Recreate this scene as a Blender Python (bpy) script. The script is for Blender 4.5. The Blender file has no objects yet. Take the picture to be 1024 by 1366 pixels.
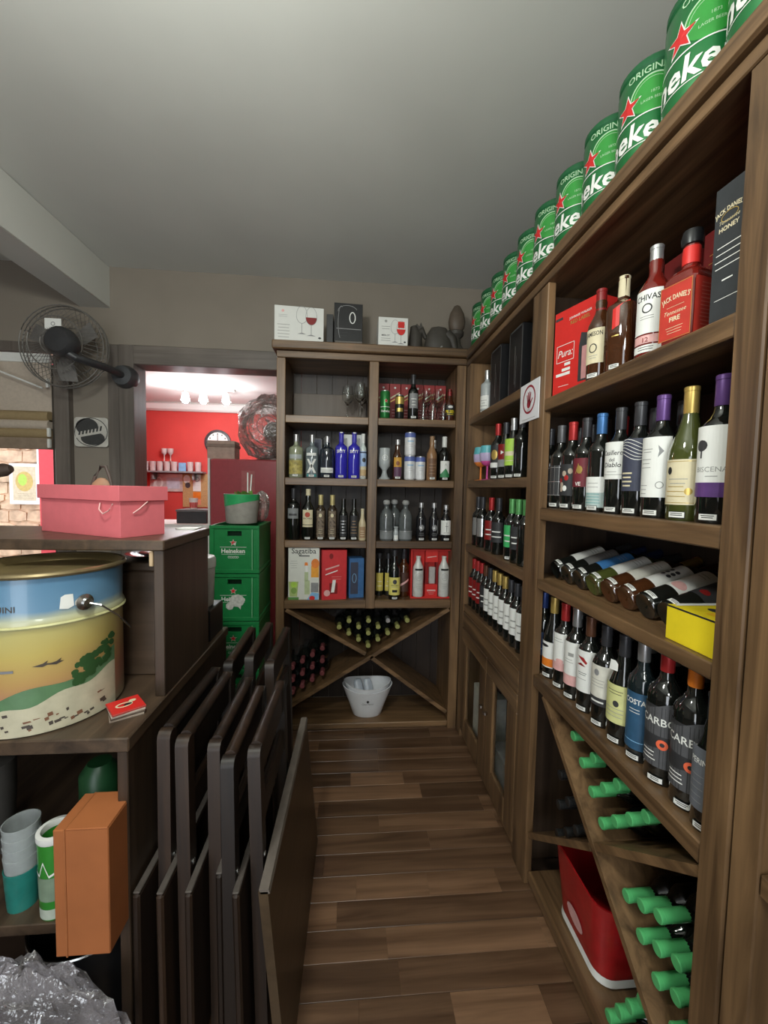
import bpy, math, random
from math import sin, cos, pi, radians as R
from mathutils import Matrix, Vector
random.seed(7)
S = bpy.context.scene
COL = S.collection

# ------------------------------------------------------------------ camera
cam = bpy.data.cameras.new('camera'); cam_o = bpy.data.objects.new('camera', cam); COL.objects.link(cam_o)
cam.sensor_fit = 'VERTICAL'; cam.sensor_height = 36.0; cam.lens = 540.0 / 1366 * 36.0; cam.clip_start = 0.02
yaw, pitch, roll = .0821, -.0565, .0200
fw = Vector((sin(yaw)*cos(pitch), cos(yaw)*cos(pitch), sin(pitch)))
rt = Vector((cos(yaw), -sin(yaw), 0)); up = rt.cross(fw)
r2 = rt*cos(roll) + up*sin(roll); u2 = -rt*sin(roll) + up*cos(roll)
m = Matrix((r2, u2, -fw)).transposed().to_4x4(); m.translation = (0, 0, 1.54)
cam_o.matrix_world = m
S.camera = cam_o

# ------------------------------------------------------------------ world, exposure, lights
w = bpy.data.worlds.new('sky'); S.world = w; w.use_nodes = True
bg = w.node_tree.nodes['Background']; bg.inputs[0].default_value = (.80, .87, 1, 1); bg.inputs[1].default_value = 2.2
S.view_settings.view_transform = 'Standard'; S.view_settings.look = 'None'
S.view_settings.exposure = 0.42; S.view_settings.gamma = 1; S.view_settings.use_curve_mapping = False

def lamp(name, kind, loc, power, color=(1, 1, 1), size=.3, size_y=None, rot=(0, 0, 0)):
    l = bpy.data.lights.new(name, kind); l.energy = power; l.color = color
    if kind == 'AREA':
        l.shape = 'RECTANGLE'; l.size = size; l.size_y = size_y or size
    elif kind == 'SUN': l.angle = size
    else: l.shadow_soft_size = size
    o = bpy.data.objects.new(name, l); COL.objects.link(o); o.location = loc; o.rotation_euler = rot
    return o
lamp('sun', 'SUN', (0, 0, 6), 5.0, (1, .93, .82), .01, rot=(R(-38), R(-16), 0))
lamp('pendant_lamp_light', 'POINT', (-.45, .45, 2.42), 37, (.96, 1, .93), .10)
lamp('rear_fill_light', 'POINT', (.05, -.9, 2.15), 36, (.95, 1, .95), .20)  # added fill behind the camera, evens out the ceiling brightness
lamp('rear_fill_area', 'AREA', (-.9, -1.85, 1.15), 14, (.97, 1, .97), 1.1, 2.1, rot=(R(90), 0, 0))  # added soft fill, keeps the closed room from going dark

# ------------------------------------------------------------------ materials
MATS = {}
def mat(name, c, rough=.5, metal=0, coat=0, trans=0, emit=0, ecol=None, var=.12, scale=30, bump=0, ior=1.45, alpha=1, sheen=0):
    if name in MATS: return MATS[name]
    a = bpy.data.materials.new(name); a.use_nodes = True; t = a.node_tree; n = t.nodes; b = n['Principled BSDF']
    b.inputs['Roughness'].default_value = rough; b.inputs['Metallic'].default_value = metal
    b.inputs['Coat Weight'].default_value = coat; b.inputs['Coat Roughness'].default_value = .05
    b.inputs['Transmission Weight'].default_value = trans; b.inputs['IOR'].default_value = ior
    b.inputs['Alpha'].default_value = alpha
    if emit:
        b.inputs['Emission Color'].default_value = (*(ecol or c), 1); b.inputs['Emission Strength'].default_value = emit
    if var:
        tc = n.new('ShaderNodeTexCoord'); no = n.new('ShaderNodeTexNoise'); no.inputs['Scale'].default_value = scale; no.inputs['Detail'].default_value = 4
        cr = n.new('ShaderNodeValToRGB')
        cr.color_ramp.elements[0].position = .3; cr.color_ramp.elements[1].position = .7
        cr.color_ramp.elements[0].color = (*[x*(1-var) for x in c], 1); cr.color_ramp.elements[1].color = (*[min(1, x*(1+var)) for x in c], 1)
        t.links.new(tc.outputs['Object'], no.inputs['Vector']); t.links.new(no.outputs['Fac'], cr.inputs['Fac']); t.links.new(cr.outputs['Color'], b.inputs['Base Color'])
        if bump:
            bp = n.new('ShaderNodeBump'); bp.inputs['Strength'].default_value = bump; bp.inputs['Distance'].default_value = .01
            t.links.new(no.outputs['Fac'], bp.inputs['Height']); t.links.new(bp.outputs['Normal'], b.inputs['Normal'])
    else: b.inputs['Base Color'].default_value = (*c, 1)
    MATS[name] = a; return a

def wood(name, c1, c2, axis, rough=.42, sc=1.0, rnd=0.0, coat=.15):
    if name in MATS: return MATS[name]
    a = bpy.data.materials.new(name); a.use_nodes = True; t = a.node_tree; n = t.nodes; b = n['Principled BSDF']
    tc = n.new('ShaderNodeTexCoord'); mp = n.new('ShaderNodeMapping'); L = t.links
    s = [22*sc]*3; s['xyz'.index(axis)] = 1.3*sc
    mp.inputs['Scale'].default_value = s
    n1 = n.new('ShaderNodeTexNoise'); n1.inputs['Scale'].default_value = 1; n1.inputs['Detail'].default_value = 6; n1.inputs['Roughness'].default_value = .62; n1.inputs['Distortion'].default_value = .6
    n2 = n.new('ShaderNodeTexNoise'); n2.inputs['Scale'].default_value = 3.1; n2.inputs['Detail'].default_value = 2
    cr = n.new('ShaderNodeValToRGB'); cr.color_ramp.elements[0].position = .32; cr.color_ramp.elements[1].position = .68
    cr.color_ramp.elements[0].color = (*c1, 1); cr.color_ramp.elements[1].color = (*c2, 1)
    mx = n.new('ShaderNodeMix'); mx.data_type = 'RGBA'; mx.blend_type = 'MULTIPLY'; mx.inputs[0].default_value = .55
    cr2 = n.new('ShaderNodeValToRGB'); cr2.color_ramp.elements[0].position = .3; cr2.color_ramp.elements[0].color = (.5, .5, .5, 1); cr2.color_ramp.elements[1].position = .7
    L.new(tc.outputs['Object'], mp.inputs['Vector']); L.new(mp.outputs['Vector'], n1.inputs['Vector']); L.new(n1.outputs['Fac'], cr.inputs['Fac'])
    L.new(tc.outputs['Object'], n2.inputs['Vector']); L.new(n2.outputs['Fac'], cr2.inputs['Fac'])
    L.new(cr.outputs['Color'], mx.inputs[6]); L.new(cr2.outputs['Color'], mx.inputs[7])
    out = mx.outputs[2]
    if rnd:
        oi = n.new('ShaderNodeObjectInfo'); hs = n.new('ShaderNodeHueSaturation')
        mr = n.new('ShaderNodeMapRange'); mr.inputs['To Min'].default_value = 1-rnd; mr.inputs['To Max'].default_value = 1+rnd
        L.new(oi.outputs['Random'], mr.inputs['Value']); L.new(mr.outputs['Result'], hs.inputs['Value']); L.new(out, hs.inputs['Color']); out = hs.outputs['Color']
        ad = n.new('ShaderNodeVectorMath'); sc_ = n.new('ShaderNodeVectorMath'); sc_.operation = 'SCALE'; sc_.inputs['Scale'].default_value = 9
        cb = n.new('ShaderNodeCombineXYZ'); L.new(oi.outputs['Random'], cb.inputs[0]); L.new(oi.outputs['Random'], cb.inputs[1]); L.new(cb.outputs[0], sc_.inputs[0])
        L.new(mp.outputs['Vector'], ad.inputs[0]); L.new(sc_.outputs[0], ad.inputs[1]); L.new(ad.outputs[0], n1.inputs['Vector'])
    L.new(out, b.inputs['Base Color'])
    bp = n.new('ShaderNodeBump'); bp.inputs['Strength'].default_value = .12; bp.inputs['Distance'].default_value = .004
    L.new(n1.outputs['Fac'], bp.inputs['Height']); L.new(bp.outputs['Normal'], b.inputs['Normal'])
    b.inputs['Roughness'].default_value = rough; b.inputs['Coat Weight'].default_value = coat; b.inputs['Coat Roughness'].default_value = .3
    MATS[name] = a; return a

DK1, DK2 = (.058, .030, .013), (.265, .152, .071)
WX = wood('dark_stained_wood_x', DK1, DK2, 'x'); WY = wood('dark_stained_wood_y', DK1, DK2, 'y'); WZ = wood('dark_stained_wood_z', DK1, DK2, 'z')
BKW = wood('shaded_back_wood', (.018, .010, .007), (.042, .025, .016), 'z', .55)  # cabinet wood darkened, recess shade is put into its colour
FLW = wood('laminate_floor', (.085, .042, .021), (.25, .140, .078), 'x', .33, .8, .38, .2)
CHW = wood('chair_wood', (.011, .0055, .003), (.036, .018, .009), 'z', .5, 1, .5, .0)
TBW = wood('table_wood', (.050, .030, .014), (.090, .056, .028), 'y', .4)
CTW = wood('counter_wood', (.035, .022, .014), (.12, .075, .045), 'y', .4)
ESP = wood('espresso_wood', (.030, .018, .011), (.075, .046, .028), 'z', .45)
WALL = mat('wall_paint', (.25, .215, .175), .8, var=.05, scale=3, bump=.02)
CEIL = mat('ceiling_paint', (.60, .60, .56), .85, var=.04, scale=2, bump=.02)
FRAME = wood('door_frame_wood', (.12, .10, .085), (.20, .17, .145), 'z', .5)
BLACK = mat('black_plastic', (.012, .012, .013), .35)
DGRAY = mat('dark_gray', (.045, .045, .048), .4)
GRAY = mat('gray', (.25, .25, .25), .5)
WHITE = mat('white_print', (.78, .78, .74), .5, var=.03)
CREAM = mat('cream_paper', (.68, .60, .40), .6, var=.05)
INK = mat('black_ink', (.015, .015, .015), .6, var=0)
GINK = mat('gray_ink', (.32, .32, .30), .6, var=0)
RED = mat('red_print', (.62, .025, .02), .45, var=.05)
DRED = mat('dark_red_print', (.22, .012, .012), .4, var=.08)
GOLD = mat('gold_foil', (.60, .42, .12), .35, .6, var=.05)
SILVER = mat('silver_foil', (.62, .62, .62), .3, .8, var=.04)
STEEL = mat('steel', (.55, .55, .54), .25, 1, var=.04)
GREEN = mat('crate_green', (.012, .20, .055), .38, var=.06)
KEGG = mat('keg_green', (.015, .17, .045), .3, .35, var=.08, coat=.4)
KEGL = mat('keg_light_green', (.035, .29, .045), .3, .1, var=.08, coat=.4)
STARR = mat('star_red', (.58, .022, .022), .45, var=0)
ORANGE = mat('orange', (.75, .20, .02), .45); YELLOW = mat('yellow', (.80, .62, .02), .4, var=.04)
BLUE = mat('royal_blue_glass', (.035, .03, .42), .08, coat=.6, var=.05)
LBLUE = mat('light_blue', (.22, .45, .70), .45); TEAL = mat('teal', (.05, .30, .30), .4)
PURPLE = mat('purple_foil', (.13, .06, .22), .35, .3); PINK = mat('pale_pink', (.72, .40, .38), .5)
LIME = mat('lime_green', (.40, .62, .08), .5); CAPG = mat('neck_foil_green', (.09, .44, .15), .38, var=.1)
BOTTLE = mat('dark_wine_glass', (.007, .008, .007), .06, coat=1, var=0)
BOTG = mat('olive_wine_glass', (.055, .065, .015), .06, coat=1, var=.1)
BOTB = mat('brown_spirit_glass', (.055, .018, .006), .06, coat=1, var=.1)
BOTR = mat('red_spirit_glass', (.16, .012, .008), .06, coat=1, var=.1)
CLEAR = mat('clear_glass', (.95, .97, .96), .02, trans=1, var=0)
GLASSP = mat('clear_pane', (.95, .97, .97), .02, trans=1, var=0, ior=1.05)
FROST = mat('frosted_glass', (.42, .45, .45), .25, coat=.5, var=.1)
FROSTD = mat('smoked_clear_glass', (.10, .11, .11), .08, coat=1, var=.2)

# ------------------------------------------------------------------ mesh builder
class MB:
    def __init__(s): s.v = []; s.f = []; s.m = []
    def add(s, vs, fs, mi=0):
        k = len(s.v); s.v += [tuple(p) for p in vs]
        for f in fs: s.f.append(tuple(i+k for i in f)); s.m.append(mi)
        return s
    def box(s, x0, x1, y0, y1, z0, z1, c=0.0, mi=0, rot=None):
        if c <= 0:
            vs = [(x, y, z) for x in (x0, x1) for y in (y0, y1) for z in (z0, z1)]
            fs = [(0, 1, 3, 2), (4, 6, 7, 5), (0, 4, 5, 1), (2, 3, 7, 6), (0, 2, 6, 4), (1, 5, 7, 3)]
        else:
            c = min(c, (x1-x0)*.45, (y1-y0)*.45, (z1-z0)*.45)
            vs = []; idx = {}
            for i, x in enumerate((x0, x1)):
                for j, y in enumerate((y0, y1)):
                    for k, z in enumerate((z0, z1)):
                        a, b, d = (c if i == 0 else -c), (c if j == 0 else -c), (c if k == 0 else -c)
                        for t, p in enumerate(((x, y+b, z+d), (x+a, y, z+d), (x+a, y+b, z))):
                            idx[i, j, k, t] = len(vs); vs.append(p)
            q = lambda *l: tuple(idx[e] for e in l)
            fs = []
            for i in (0, 1):
                fs.append(q((i, 0, 0, 0), (i, 0, 1, 0), (i, 1, 1, 0), (i, 1, 0, 0))); fs.append(q((0, i, 0, 1), (1, i, 0, 1), (1, i, 1, 1), (0, i, 1, 1))); fs.append(q((0, 0, i, 2), (0, 1, i, 2), (1, 1, i, 2), (1, 0, i, 2)))
                for j in (0, 1):
                    fs.append(q((i, j, 0, 0), (i, j, 1, 0), (i, j, 1, 1), (i, j, 0, 1)))
                    fs.append(q((i, 0, j, 0), (i, 1, j, 0), (i, 1, j, 2), (i, 0, j, 2)))
                    fs.append(q((0, i, j, 1), (1, i, j, 1), (1, i, j, 2), (0, i, j, 2)))
                    for k in (0, 1): fs.append(q((i, j, k, 0), (i, j, k, 1), (i, j, k, 2)))
        if rot: vs = [rot(p) for p in vs]
        return s.add(vs, fs, mi)
    def lathe(s, prof, n=20, mi=0, c=(0, 0, 0), sq=0, sx=1, sy=1):
        # prof: (r, z[, mi]); sq > 0 makes the section squarish
        k = len(s.v)
        for p in prof:
            r, z = p[0], p[1]
            for i in range(n):
                a = 2*pi*(i+.5)/n; ca, sa = cos(a), sin(a)
                e = 1.0
                if sq: e = (abs(ca)**sq + abs(sa)**sq)**(-1/sq)
                s.v.append((c[0]+r*e*ca*sx, c[1]+r*e*sa*sy, c[2]+z))
        for j in range(len(prof)-1):
            mm = prof[j+1][2] if len(prof[j+1]) > 2 else mi
            for i in range(n):
                s.f.append((k+j*n+i, k+j*n+(i+1) % n, k+(j+1)*n+(i+1) % n, k+(j+1)*n+i)); s.m.append(mm)
        for j, flip in ((0, 1), (len(prof)-1, 0)):
            if prof[j][0] > 1e-5:
                f = [k+j*n+i for i in range(n)]
                s.f.append(tuple(f[::-1] if flip else f)); s.m.append(prof[min(j+1, len(prof)-1)][2] if len(prof[0]) > 2 or len(prof[-1]) > 2 else mi)
        return s
    def shell(s, prof, n=20, mi=0, c=(0, 0, 0), sx=1, sy=1):  # lathe without caps
        k = len(s.v)
        for r, z in prof:
            for i in range(n):
                a = 2*pi*i/n; s.v.append((c[0]+r*cos(a)*sx, c[1]+r*sin(a)*sy, c[2]+z))
        for j in range(len(prof)-1):
            for i in range(n):
                s.f.append((k+j*n+i, k+j*n+(i+1) % n, k+(j+1)*n+(i+1) % n, k+(j+1)*n+i)); s.m.append(mi)
        return s
    def tube(s, pts, r, n=8, mi=0, closed=False):
        pts = [Vector(p) for p in pts]; k = len(s.v); N = len(pts)
        rs = r if isinstance(r, (list, tuple)) else [r]*N
        for i, p in enumerate(pts):
            a = pts[i-1] if (i > 0 or closed) else p; b = pts[(i+1) % N] if (i < N-1 or closed) else p
            d = (b-a).normalized(); h = Vector((0, 0, 1)) if abs(d.z) < .9 else Vector((1, 0, 0))
            e = d.cross(h).normalized(); g = e.cross(d)
            for j in range(n):
                t = 2*pi*j/n; s.v.append(tuple(p+(e*cos(t)+g*sin(t))*rs[i]))
        for i in range(N if closed else N-1):
            for j in range(n):
                i2 = (i+1) % N
                s.f.append((k+i*n+j, k+i*n+(j+1) % n, k+i2*n+(j+1) % n, k+i2*n+j)); s.m.append(mi)
        if not closed:
            s.f.append(tuple(k+j for j in range(n))[::-1]); s.m.append(mi); s.f.append(tuple(k+(N-1)*n+j for j in range(n))); s.m.append(mi)
        return s
    def prism(s, poly, f, d, mi=0):   # poly list of (u,v); f(u,v,h) -> xyz, extruded h 0..d
        n = len(poly)
        vs = [f(u, v, 0) for u, v in poly] + [f(u, v, d) for u, v in poly]
        fs = [tuple(range(n))[::-1], tuple(range(n, 2*n))] + [(i, (i+1) % n, n+(i+1) % n, n+i) for i in range(n)]
        return s.add(vs, fs, mi)
    def mesh(s, name, mats, sub=(0, 0, 0), smooth=True):
        me = bpy.data.meshes.new(name)
        me.from_pydata([(p[0]-sub[0], p[1]-sub[1], p[2]-sub[2]) for p in s.v], [], s.f)
        for a in mats: me.materials.append(a)
        me.polygons.foreach_set('material_index', s.m)
        me.validate()
        if smooth:
            me.polygons.foreach_set('use_smooth', [True]*len(me.polygons)); me.set_sharp_from_angle(angle=R(38))
        me.update(); return me
    def build(s, name, mats, parent=None, loc=None, smooth=True):
        # vertices in world space; a part is stored relative to its thing
        if not isinstance(mats, (list, tuple)): mats = [mats]
        if parent is not None:
            r = parent
            while r.parent: r = r.parent
            return obj(name, s.mesh(name, mats, r.location, smooth), parent)
        return obj(name, s.mesh(name, mats, loc or (0, 0, 0), smooth), None, loc or (0, 0, 0))

def obj(name, me, parent=None, loc=(0, 0, 0), rot=None):
    o = bpy.data.objects.new(name, me); COL.objects.link(o); o.location = loc
    if rot: o.rotation_euler = rot
    if parent: o.parent = parent
    return o
def tag(o, label, cat, group=None):
    o['label'] = label; o['category'] = cat
    if group: o['group'] = group
    return o
def thing(name, label, cat, loc=(0, 0, 0), group=None, rot=None):
    o = bpy.data.objects.new(name, None); COL.objects.link(o); o.location = loc
    if rot: o.rotation_euler = rot
    return tag(o, label, cat, group)
def struct(o): o['kind'] = 'structure'; return o
def bx(name, ma, b, parent=None, c=.002):
    return MB().box(*b, c=c).build(name, ma, parent)

# ------------------------------------------------------------------ flat art on planes and cylinders
TXT = {}
def text_geo(st, bold=0, shear=0):
    k = (st, bold, shear)
    if k in TXT: return TXT[k]
    cu = bpy.data.curves.new('t', 'FONT'); cu.body = st; cu.size = 1; cu.resolution_u = 2; cu.offset = bold; cu.shear = shear; cu.fill_mode = 'FRONT'
    o = bpy.data.objects.new('t', cu); COL.objects.link(o)
    me = bpy.data.meshes.new_from_object(o.evaluated_get(bpy.context.evaluated_depsgraph_get()))
    v = [(p.co.x, p.co.y) for p in me.vertices]; f = [tuple(p.vertices) for p in me.polygons]
    bpy.data.objects.remove(o); bpy.data.curves.remove(cu); bpy.data.meshes.remove(me)
    x0 = min(p[0] for p in v); x1 = max(p[0] for p in v)
    TXT[k] = ([(p[0]-(x0+x1)/2, p[1]) for p in v], f, x1-x0); return TXT[k]

class Art:
    def __init__(s, f, base=.0004):
        s.f = f; s.mb = MB(); s.mats = []; s.b = base
        p, q, r = [Vector(f(u, .05, 0)) for u in (-.02, 0, .02)]
        s.curved = ((p+r)/2-q).length > 1e-5
    def mi(s, ma):
        if ma not in s.mats: s.mats.append(ma)
        return s.mats.index(ma)
    def h(s, L): return s.b + L*.0003
    def poly(s, pts, ma, L=1):
        a, b = min(p[0] for p in pts), max(p[0] for p in pts)
        if s.curved and b-a > .0085:          # cut into strips so that the print follows the curve
            n = int((b-a)/.007)+1
            def clip(P, x, sg):
                out = []
                for i, p in enumerate(P):
                    q = P[i-1]; ip, iq = (p[0]-x)*sg >= 0, (q[0]-x)*sg >= 0
                    if ip != iq: t = (x-q[0])/(p[0]-q[0]); out.append((x, q[1]+(p[1]-q[1])*t))
                    if ip: out.append(p)
                return out
            for k in range(n):
                P = clip(list(pts), a+(b-a)*k/n, 1)
                if len(P) > 2: P = clip(P, a+(b-a)*(k+1)/n, -1)
                if len(P) > 2: s.mb.add([s.f(u, v, s.h(L)) for u, v in P], [tuple(range(len(P)))], s.mi(ma))
            return s
        s.mb.add([s.f(u, v, s.h(L)) for u, v in pts], [tuple(range(len(pts)))], s.mi(ma)); return s
    def rect(s, u0, v0, u1, v1, ma, L=0, n=1):
        for i in range(n):
            a, b = u0+(u1-u0)*i/n, u0+(u1-u0)*(i+1)/n
            s.poly([(a, v0), (b, v0), (b, v1), (a, v1)], ma, L)
        return s
    def frame(s, u0, v0, u1, v1, t, ma, L=1):
        s.rect(u0, v0, u1, v0+t, ma, L); s.rect(u0, v1-t, u1, v1, ma, L); s.rect(u0, v0, u0+t, v1, ma, L); return s.rect(u1-t, v0, u1, v1, ma, L)
    def ell(s, u, v, a, b, ma, L=1, n=20, a0=0, a1=2*pi):
        return s.poly([(u+a*cos(a0+(a1-a0)*i/n), v+b*sin(a0+(a1-a0)*i/n)) for i in range(n if a1-a0 > 6.2 else n+1)], ma, L)
    def ring(s, u, v, a, b, t, ma, L=1, n=24, a0=0, a1=2*pi):
        P = lambda q, e: (u+(a+e)*cos(q), v+(b+e)*sin(q))
        for i in range(n):
            q, p = a0+(a1-a0)*i/n, a0+(a1-a0)*(i+1)/n
            s.poly([P(q, 0), P(q, -t), P(p, -t), P(p, 0)], ma, L)
        return s
    def star(s, u, v, r, ma, L=2, k=.42):
        pts = [(u+(r if i % 2 == 0 else r*k)*sin(pi*i/5), v+(r if i % 2 == 0 else r*k)*cos(pi*i/5)) for i in range(10)]
        s.mb.add([s.f(u, v, s.h(L))]+[s.f(a, b, s.h(L)) for a, b in pts], [(0, 1+(i+1) % 10, 1+i) for i in range(10)], s.mi(ma)); return s
    def text(s, st, u, v, size, ma, L=2, bold=0, shear=0, wmax=None, rot=0, arc=0):
        P, F, W = text_geo(st, bold, shear)
        k = 1.0
        if wmax and W*size > wmax: k = wmax/(W*size)
        out = []
        for x, y in P:
            x, y = x*size*k, y*size
            if arc: y2 = y; a = x/arc; x, y = (arc+y2)*sin(a), (arc+y2)*cos(a)-arc
            if rot: x, y = x*cos(rot)-y*sin(rot), x*sin(rot)+y*cos(rot)
            out.append(s.f(u+x, v+y, s.h(L)))
        s.mb.add(out, F, s.mi(ma)); return s
    def lines(s, u0, u1, v, dv, n, ma, L=1, t=.0016, jit=.3):
        for i in range(n):
            e = (u1-u0)*jit*random.random()*.5
            s.rect(u0+e, v-i*dv, u1-e, v-i*dv+t, ma, L)
        return s
    def mesh(s, name): return s.mb.mesh(name, s.mats, smooth=False)
def cyl(r, phi0=-pi/2, c=(0, 0, 0)):
    return lambda u, v, h: (c[0]+(r+h)*cos(phi0+u/r), c[1]+(r+h)*sin(phi0+u/r), c[2]+v)
def plane(o, U, V):
    o, U, V = Vector(o), Vector(U), Vector(V); N = U.cross(V)
    return lambda u, v, h: tuple(o+U*u+V*v+N*h)

# ================================================================== STRUCTURE
CZ = 2.945
fl = struct(bx('floor', mat('subfloor', (.05, .03, .02), .5), (-3.3, 1.3, -2, 5.2, -.12, -.012), c=0))
y = .55
row = 0
while y < 2.62:
    d = .098
    x = -1.0 - random.random()*.35
    while x < .73:
        ln = random.choice((.28, .42, .55, .8))
        a, b = max(x, -.62), min(x+ln, .76)
        if b-a > .02:
            p = MB().box(-(b-a)/2, (b-a)/2, -d/2+.0006, d/2-.0006, -.006, .006, c=.0008).mesh('floor_plank', [FLW], smooth=False)
            q = obj('floor_plank', p, fl, ((a+b)/2, y+d/2, -.006))
        x += ln
    y += d; row += 1
struct(bx('ceiling', CEIL, (-3.3, 1.3, -2, 3.0, CZ, CZ+.1), c=0))
struct(bx('trim_1', CEIL, (-1.775, -1.585, -2, 2.86, 2.683, CZ), c=.004)).name = 'trim_1'
struct(bx('wall_right', WALL, (1.06, 1.2, -2, 3, 0, CZ), c=0))
struct(bx('wall_left', WALL, (-3.3, -3.2, -2, 2.85, 0, CZ), c=0))
# rear wall with a doorway (behind the camera)
rw = MB(); rw.box(-3.3, -1.5, -2.1, -2, 0, CZ); rw.box(-.3, 1.3, -2.1, -2, 0, CZ); rw.box(-1.5, -.3, -2.1, -2, 2.25, CZ)
struct(rw.build('wall_rear', WALL))
# back wall with the window opening (left) and the doorway to the red room
bw = MB()
bw.box(-3.3, -2.95, 2.85, 2.97, 0, CZ); bw.box(-2.95, -1.91, 2.85, 2.97, 2.43, CZ); bw.box(-2.95, -1.91, 2.85, 2.97, 0, .85)
bw.box(-1.91, -1.5, 2.85, 2.97, 0, CZ); bw.box(-1.5, -.3, 2.85, 2.97, 2.40, CZ); bw.box(-.3, 1.3, 2.85, 2.97, 0, CZ)
struct(bw.build('wall_back', WALL))
# dark frames: door to red room
fr = bx('door_1', FRAME, (-1.595, -1.525, 2.825, 2.98, 0, 2.445), c=.004); struct(fr)
fr.name = 'door_1'
bx('jamb', FRAME, (-1.522, -1.428, 2.815, 2.98, 0, 2.445), fr, c=.004)
bx('header', wood('door_frame_wood_x', (.12, .10, .085), (.20, .17, .145), 'x', .5), (-1.428, -.31, 2.815, 2.98, 2.322, 2.445), fr, c=.004)
# window at the left
wn = bx('window_1', FRAME, (-2.95, -1.825, 2.82, 2.86, 2.372, 2.436), c=.003); struct(wn)
bx('post', FRAME, (-1.915, -1.825, 2.80, 2.96, .85, 2.372), wn, c=.006)
bx('sill', FRAME, (-2.95, -1.83, 2.80, 2.99, .82, .86), wn, c=.004)
bx('side_strip', mat('dark_strip', (.06, .05, .04), .5), (-1.945, -1.916, 2.83, 2.90, .9, 2.3), wn)
# red room beyond
REDW = mat('red_wall_paint', (.62, .060, .050), .75, var=.06, scale=4)
struct(bx('wall_red', REDW, (-3.0, 1.2, 5.0, 5.1, 0, 2.6), c=0))
rwl = MB(); rwl.prism([(-1.72, 2.97), (-2.78, 5.0), (-2.92, 5.0), (-1.86, 2.97)], lambda u, v, h: (u, v, h), 2.6)
struct(rwl.build('wall_divider', REDW))
struct(bx('wall_red_right', REDW, (1.1, 1.2, 2.97, 5.0, 0, 2.6), c=0))
CEW = mat('white_ceiling_paint', (.74, .74, .70), .8, var=.03, scale=2)
rc = MB(); rc.prism([(-1.6, 2.98), (1.2, 2.98), (1.2, 5.05), (-2.8, 5.05)], lambda u, v, h: (u, v, 2.5+h), .1)
struct(rc.build('ceiling_red_room', CEW))
struct(bx('trim_2', CEW, (-2.7, 1.1, 4.93, 5.0, 2.40, 2.5), c=.02))

# ------------------------------------------------------------------ outside the window
STONE = mat('stone_wall', (.60, .42, .27), .9, var=.35, scale=9, bump=.6)
ow = struct(bx('wall_outside', STONE, (-8, -3.0, 5.3, 5.5, -.2, 3.2), c=0))
random.seed(3)
row_z = .2
ri = 0
while row_z < 2.0:
    hh = .09+.07*random.random(); sx = -5.0-.2*random.random()
    while sx < -3.72:
        ww = .12+.16*random.random()
        j = lambda: (random.random()-.5)*.035
        pts = [(sx+.006+j()*.3, row_z+.02+j()), (sx+ww*.5, row_z+.004+j()*.5), (sx+ww-.006, row_z+.02+j()), (sx+ww-.004, row_z+hh-.025+j()), (sx+ww*.5+j(), row_z+hh-.004), (sx+.01, row_z+hh-.02+j())]
        mb = MB(); dd = .012+.022*random.random(); mb.prism(pts, lambda u, v, h: (u, 5.302-h, v), dd)
        if sx+ww < -3.70: mb.build('stone', STONE, ow, smooth=False)
        sx += ww
    row_z += hh; ri += 1
struct(bx('ground_outside', mat('terrace_floor', (.5, .45, .38), .8), (-8, -2.2, 2.97, 5.5, -.2, -.12), c=0))
tag(bx('wall_column', mat('red_column_paint', (.66, .07, .08), .7, var=.05), (-3.68, -3.44, 5.12, 5.28, -.12, 3.0)), 'red painted column outside the left window, right of the stone wall', 'column')
pic = thing('framed_picture', 'white framed picture on the sunlit stone wall outside', 'picture', (-3.92, 5.25, 1.5))
bx('frame', WHITE, (-4.10, -3.76, 5.235, 5.262, 1.27, 1.76), pic)
a = Art(plane((-3.93, 5.2345, 1.515), (1, 0, 0), (0, 0, 1))); a.rect(-.13, -.20, .13, .21, mat('sand_print', (.62, .52, .34), .6)).ell(0, .03, .10, .12, mat('ochre_print', (.55, .40, .12), .6)).ell(-.02, .05, .05, .07, LIME, 2).lines(-.11, .11, -.12, .025, 3, INK)
o = obj('print', a.mesh('print'), pic); o.location = (3.92, -5.25, -1.5)
tag(bx('wall_strip', WHITE, (-3.76, -3.71, 5.2, 5.26, 1.35, 2.1)), 'pale vertical strip between the stone wall and red column', 'strip')
# plant outside
pl = thing('potted_plant', 'bright green plant in a clay pot outside the left window', 'plant', (-3.75, 4.5, -.12))
MB().lathe([(.0, 0), (.13, 0), (.17, .30), (.155, .30), (.14, .26), (0, .26)], 16, c=(-3.75, 4.5, -.12)).build('pot', mat('clay', (.45, .18, .09), .8), pl)
mb = MB()
for i in range(90):
    an, el, L = random.random()*6.28, .2+random.random()*1.25, .28+.30*random.random()
    d = Vector((cos(an)*cos(el), sin(an)*cos(el), sin(el))); s_ = Vector((-sin(an), cos(an), 0)); b0 = Vector((-3.75, 4.5, .14))
    m1, e = b0+d*L*.65, b0+d*L+Vector((0, 0, -.05))
    m1 += Vector((0, 0, .2*random.random())); e += Vector((0, 0, .22*random.random()))
    mb.add([b0, m1-s_*.035, e, m1+s_*.035, m1+Vector((0, 0, .008))], [(0, 1, 4), (1, 2, 4), (2, 3, 4), (3, 0, 4)])
f_ = mb.build('foliage', mat('leaf_green', (.22, .55, .05), .5), pl); f_['kind'] = 'stuff'

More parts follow.
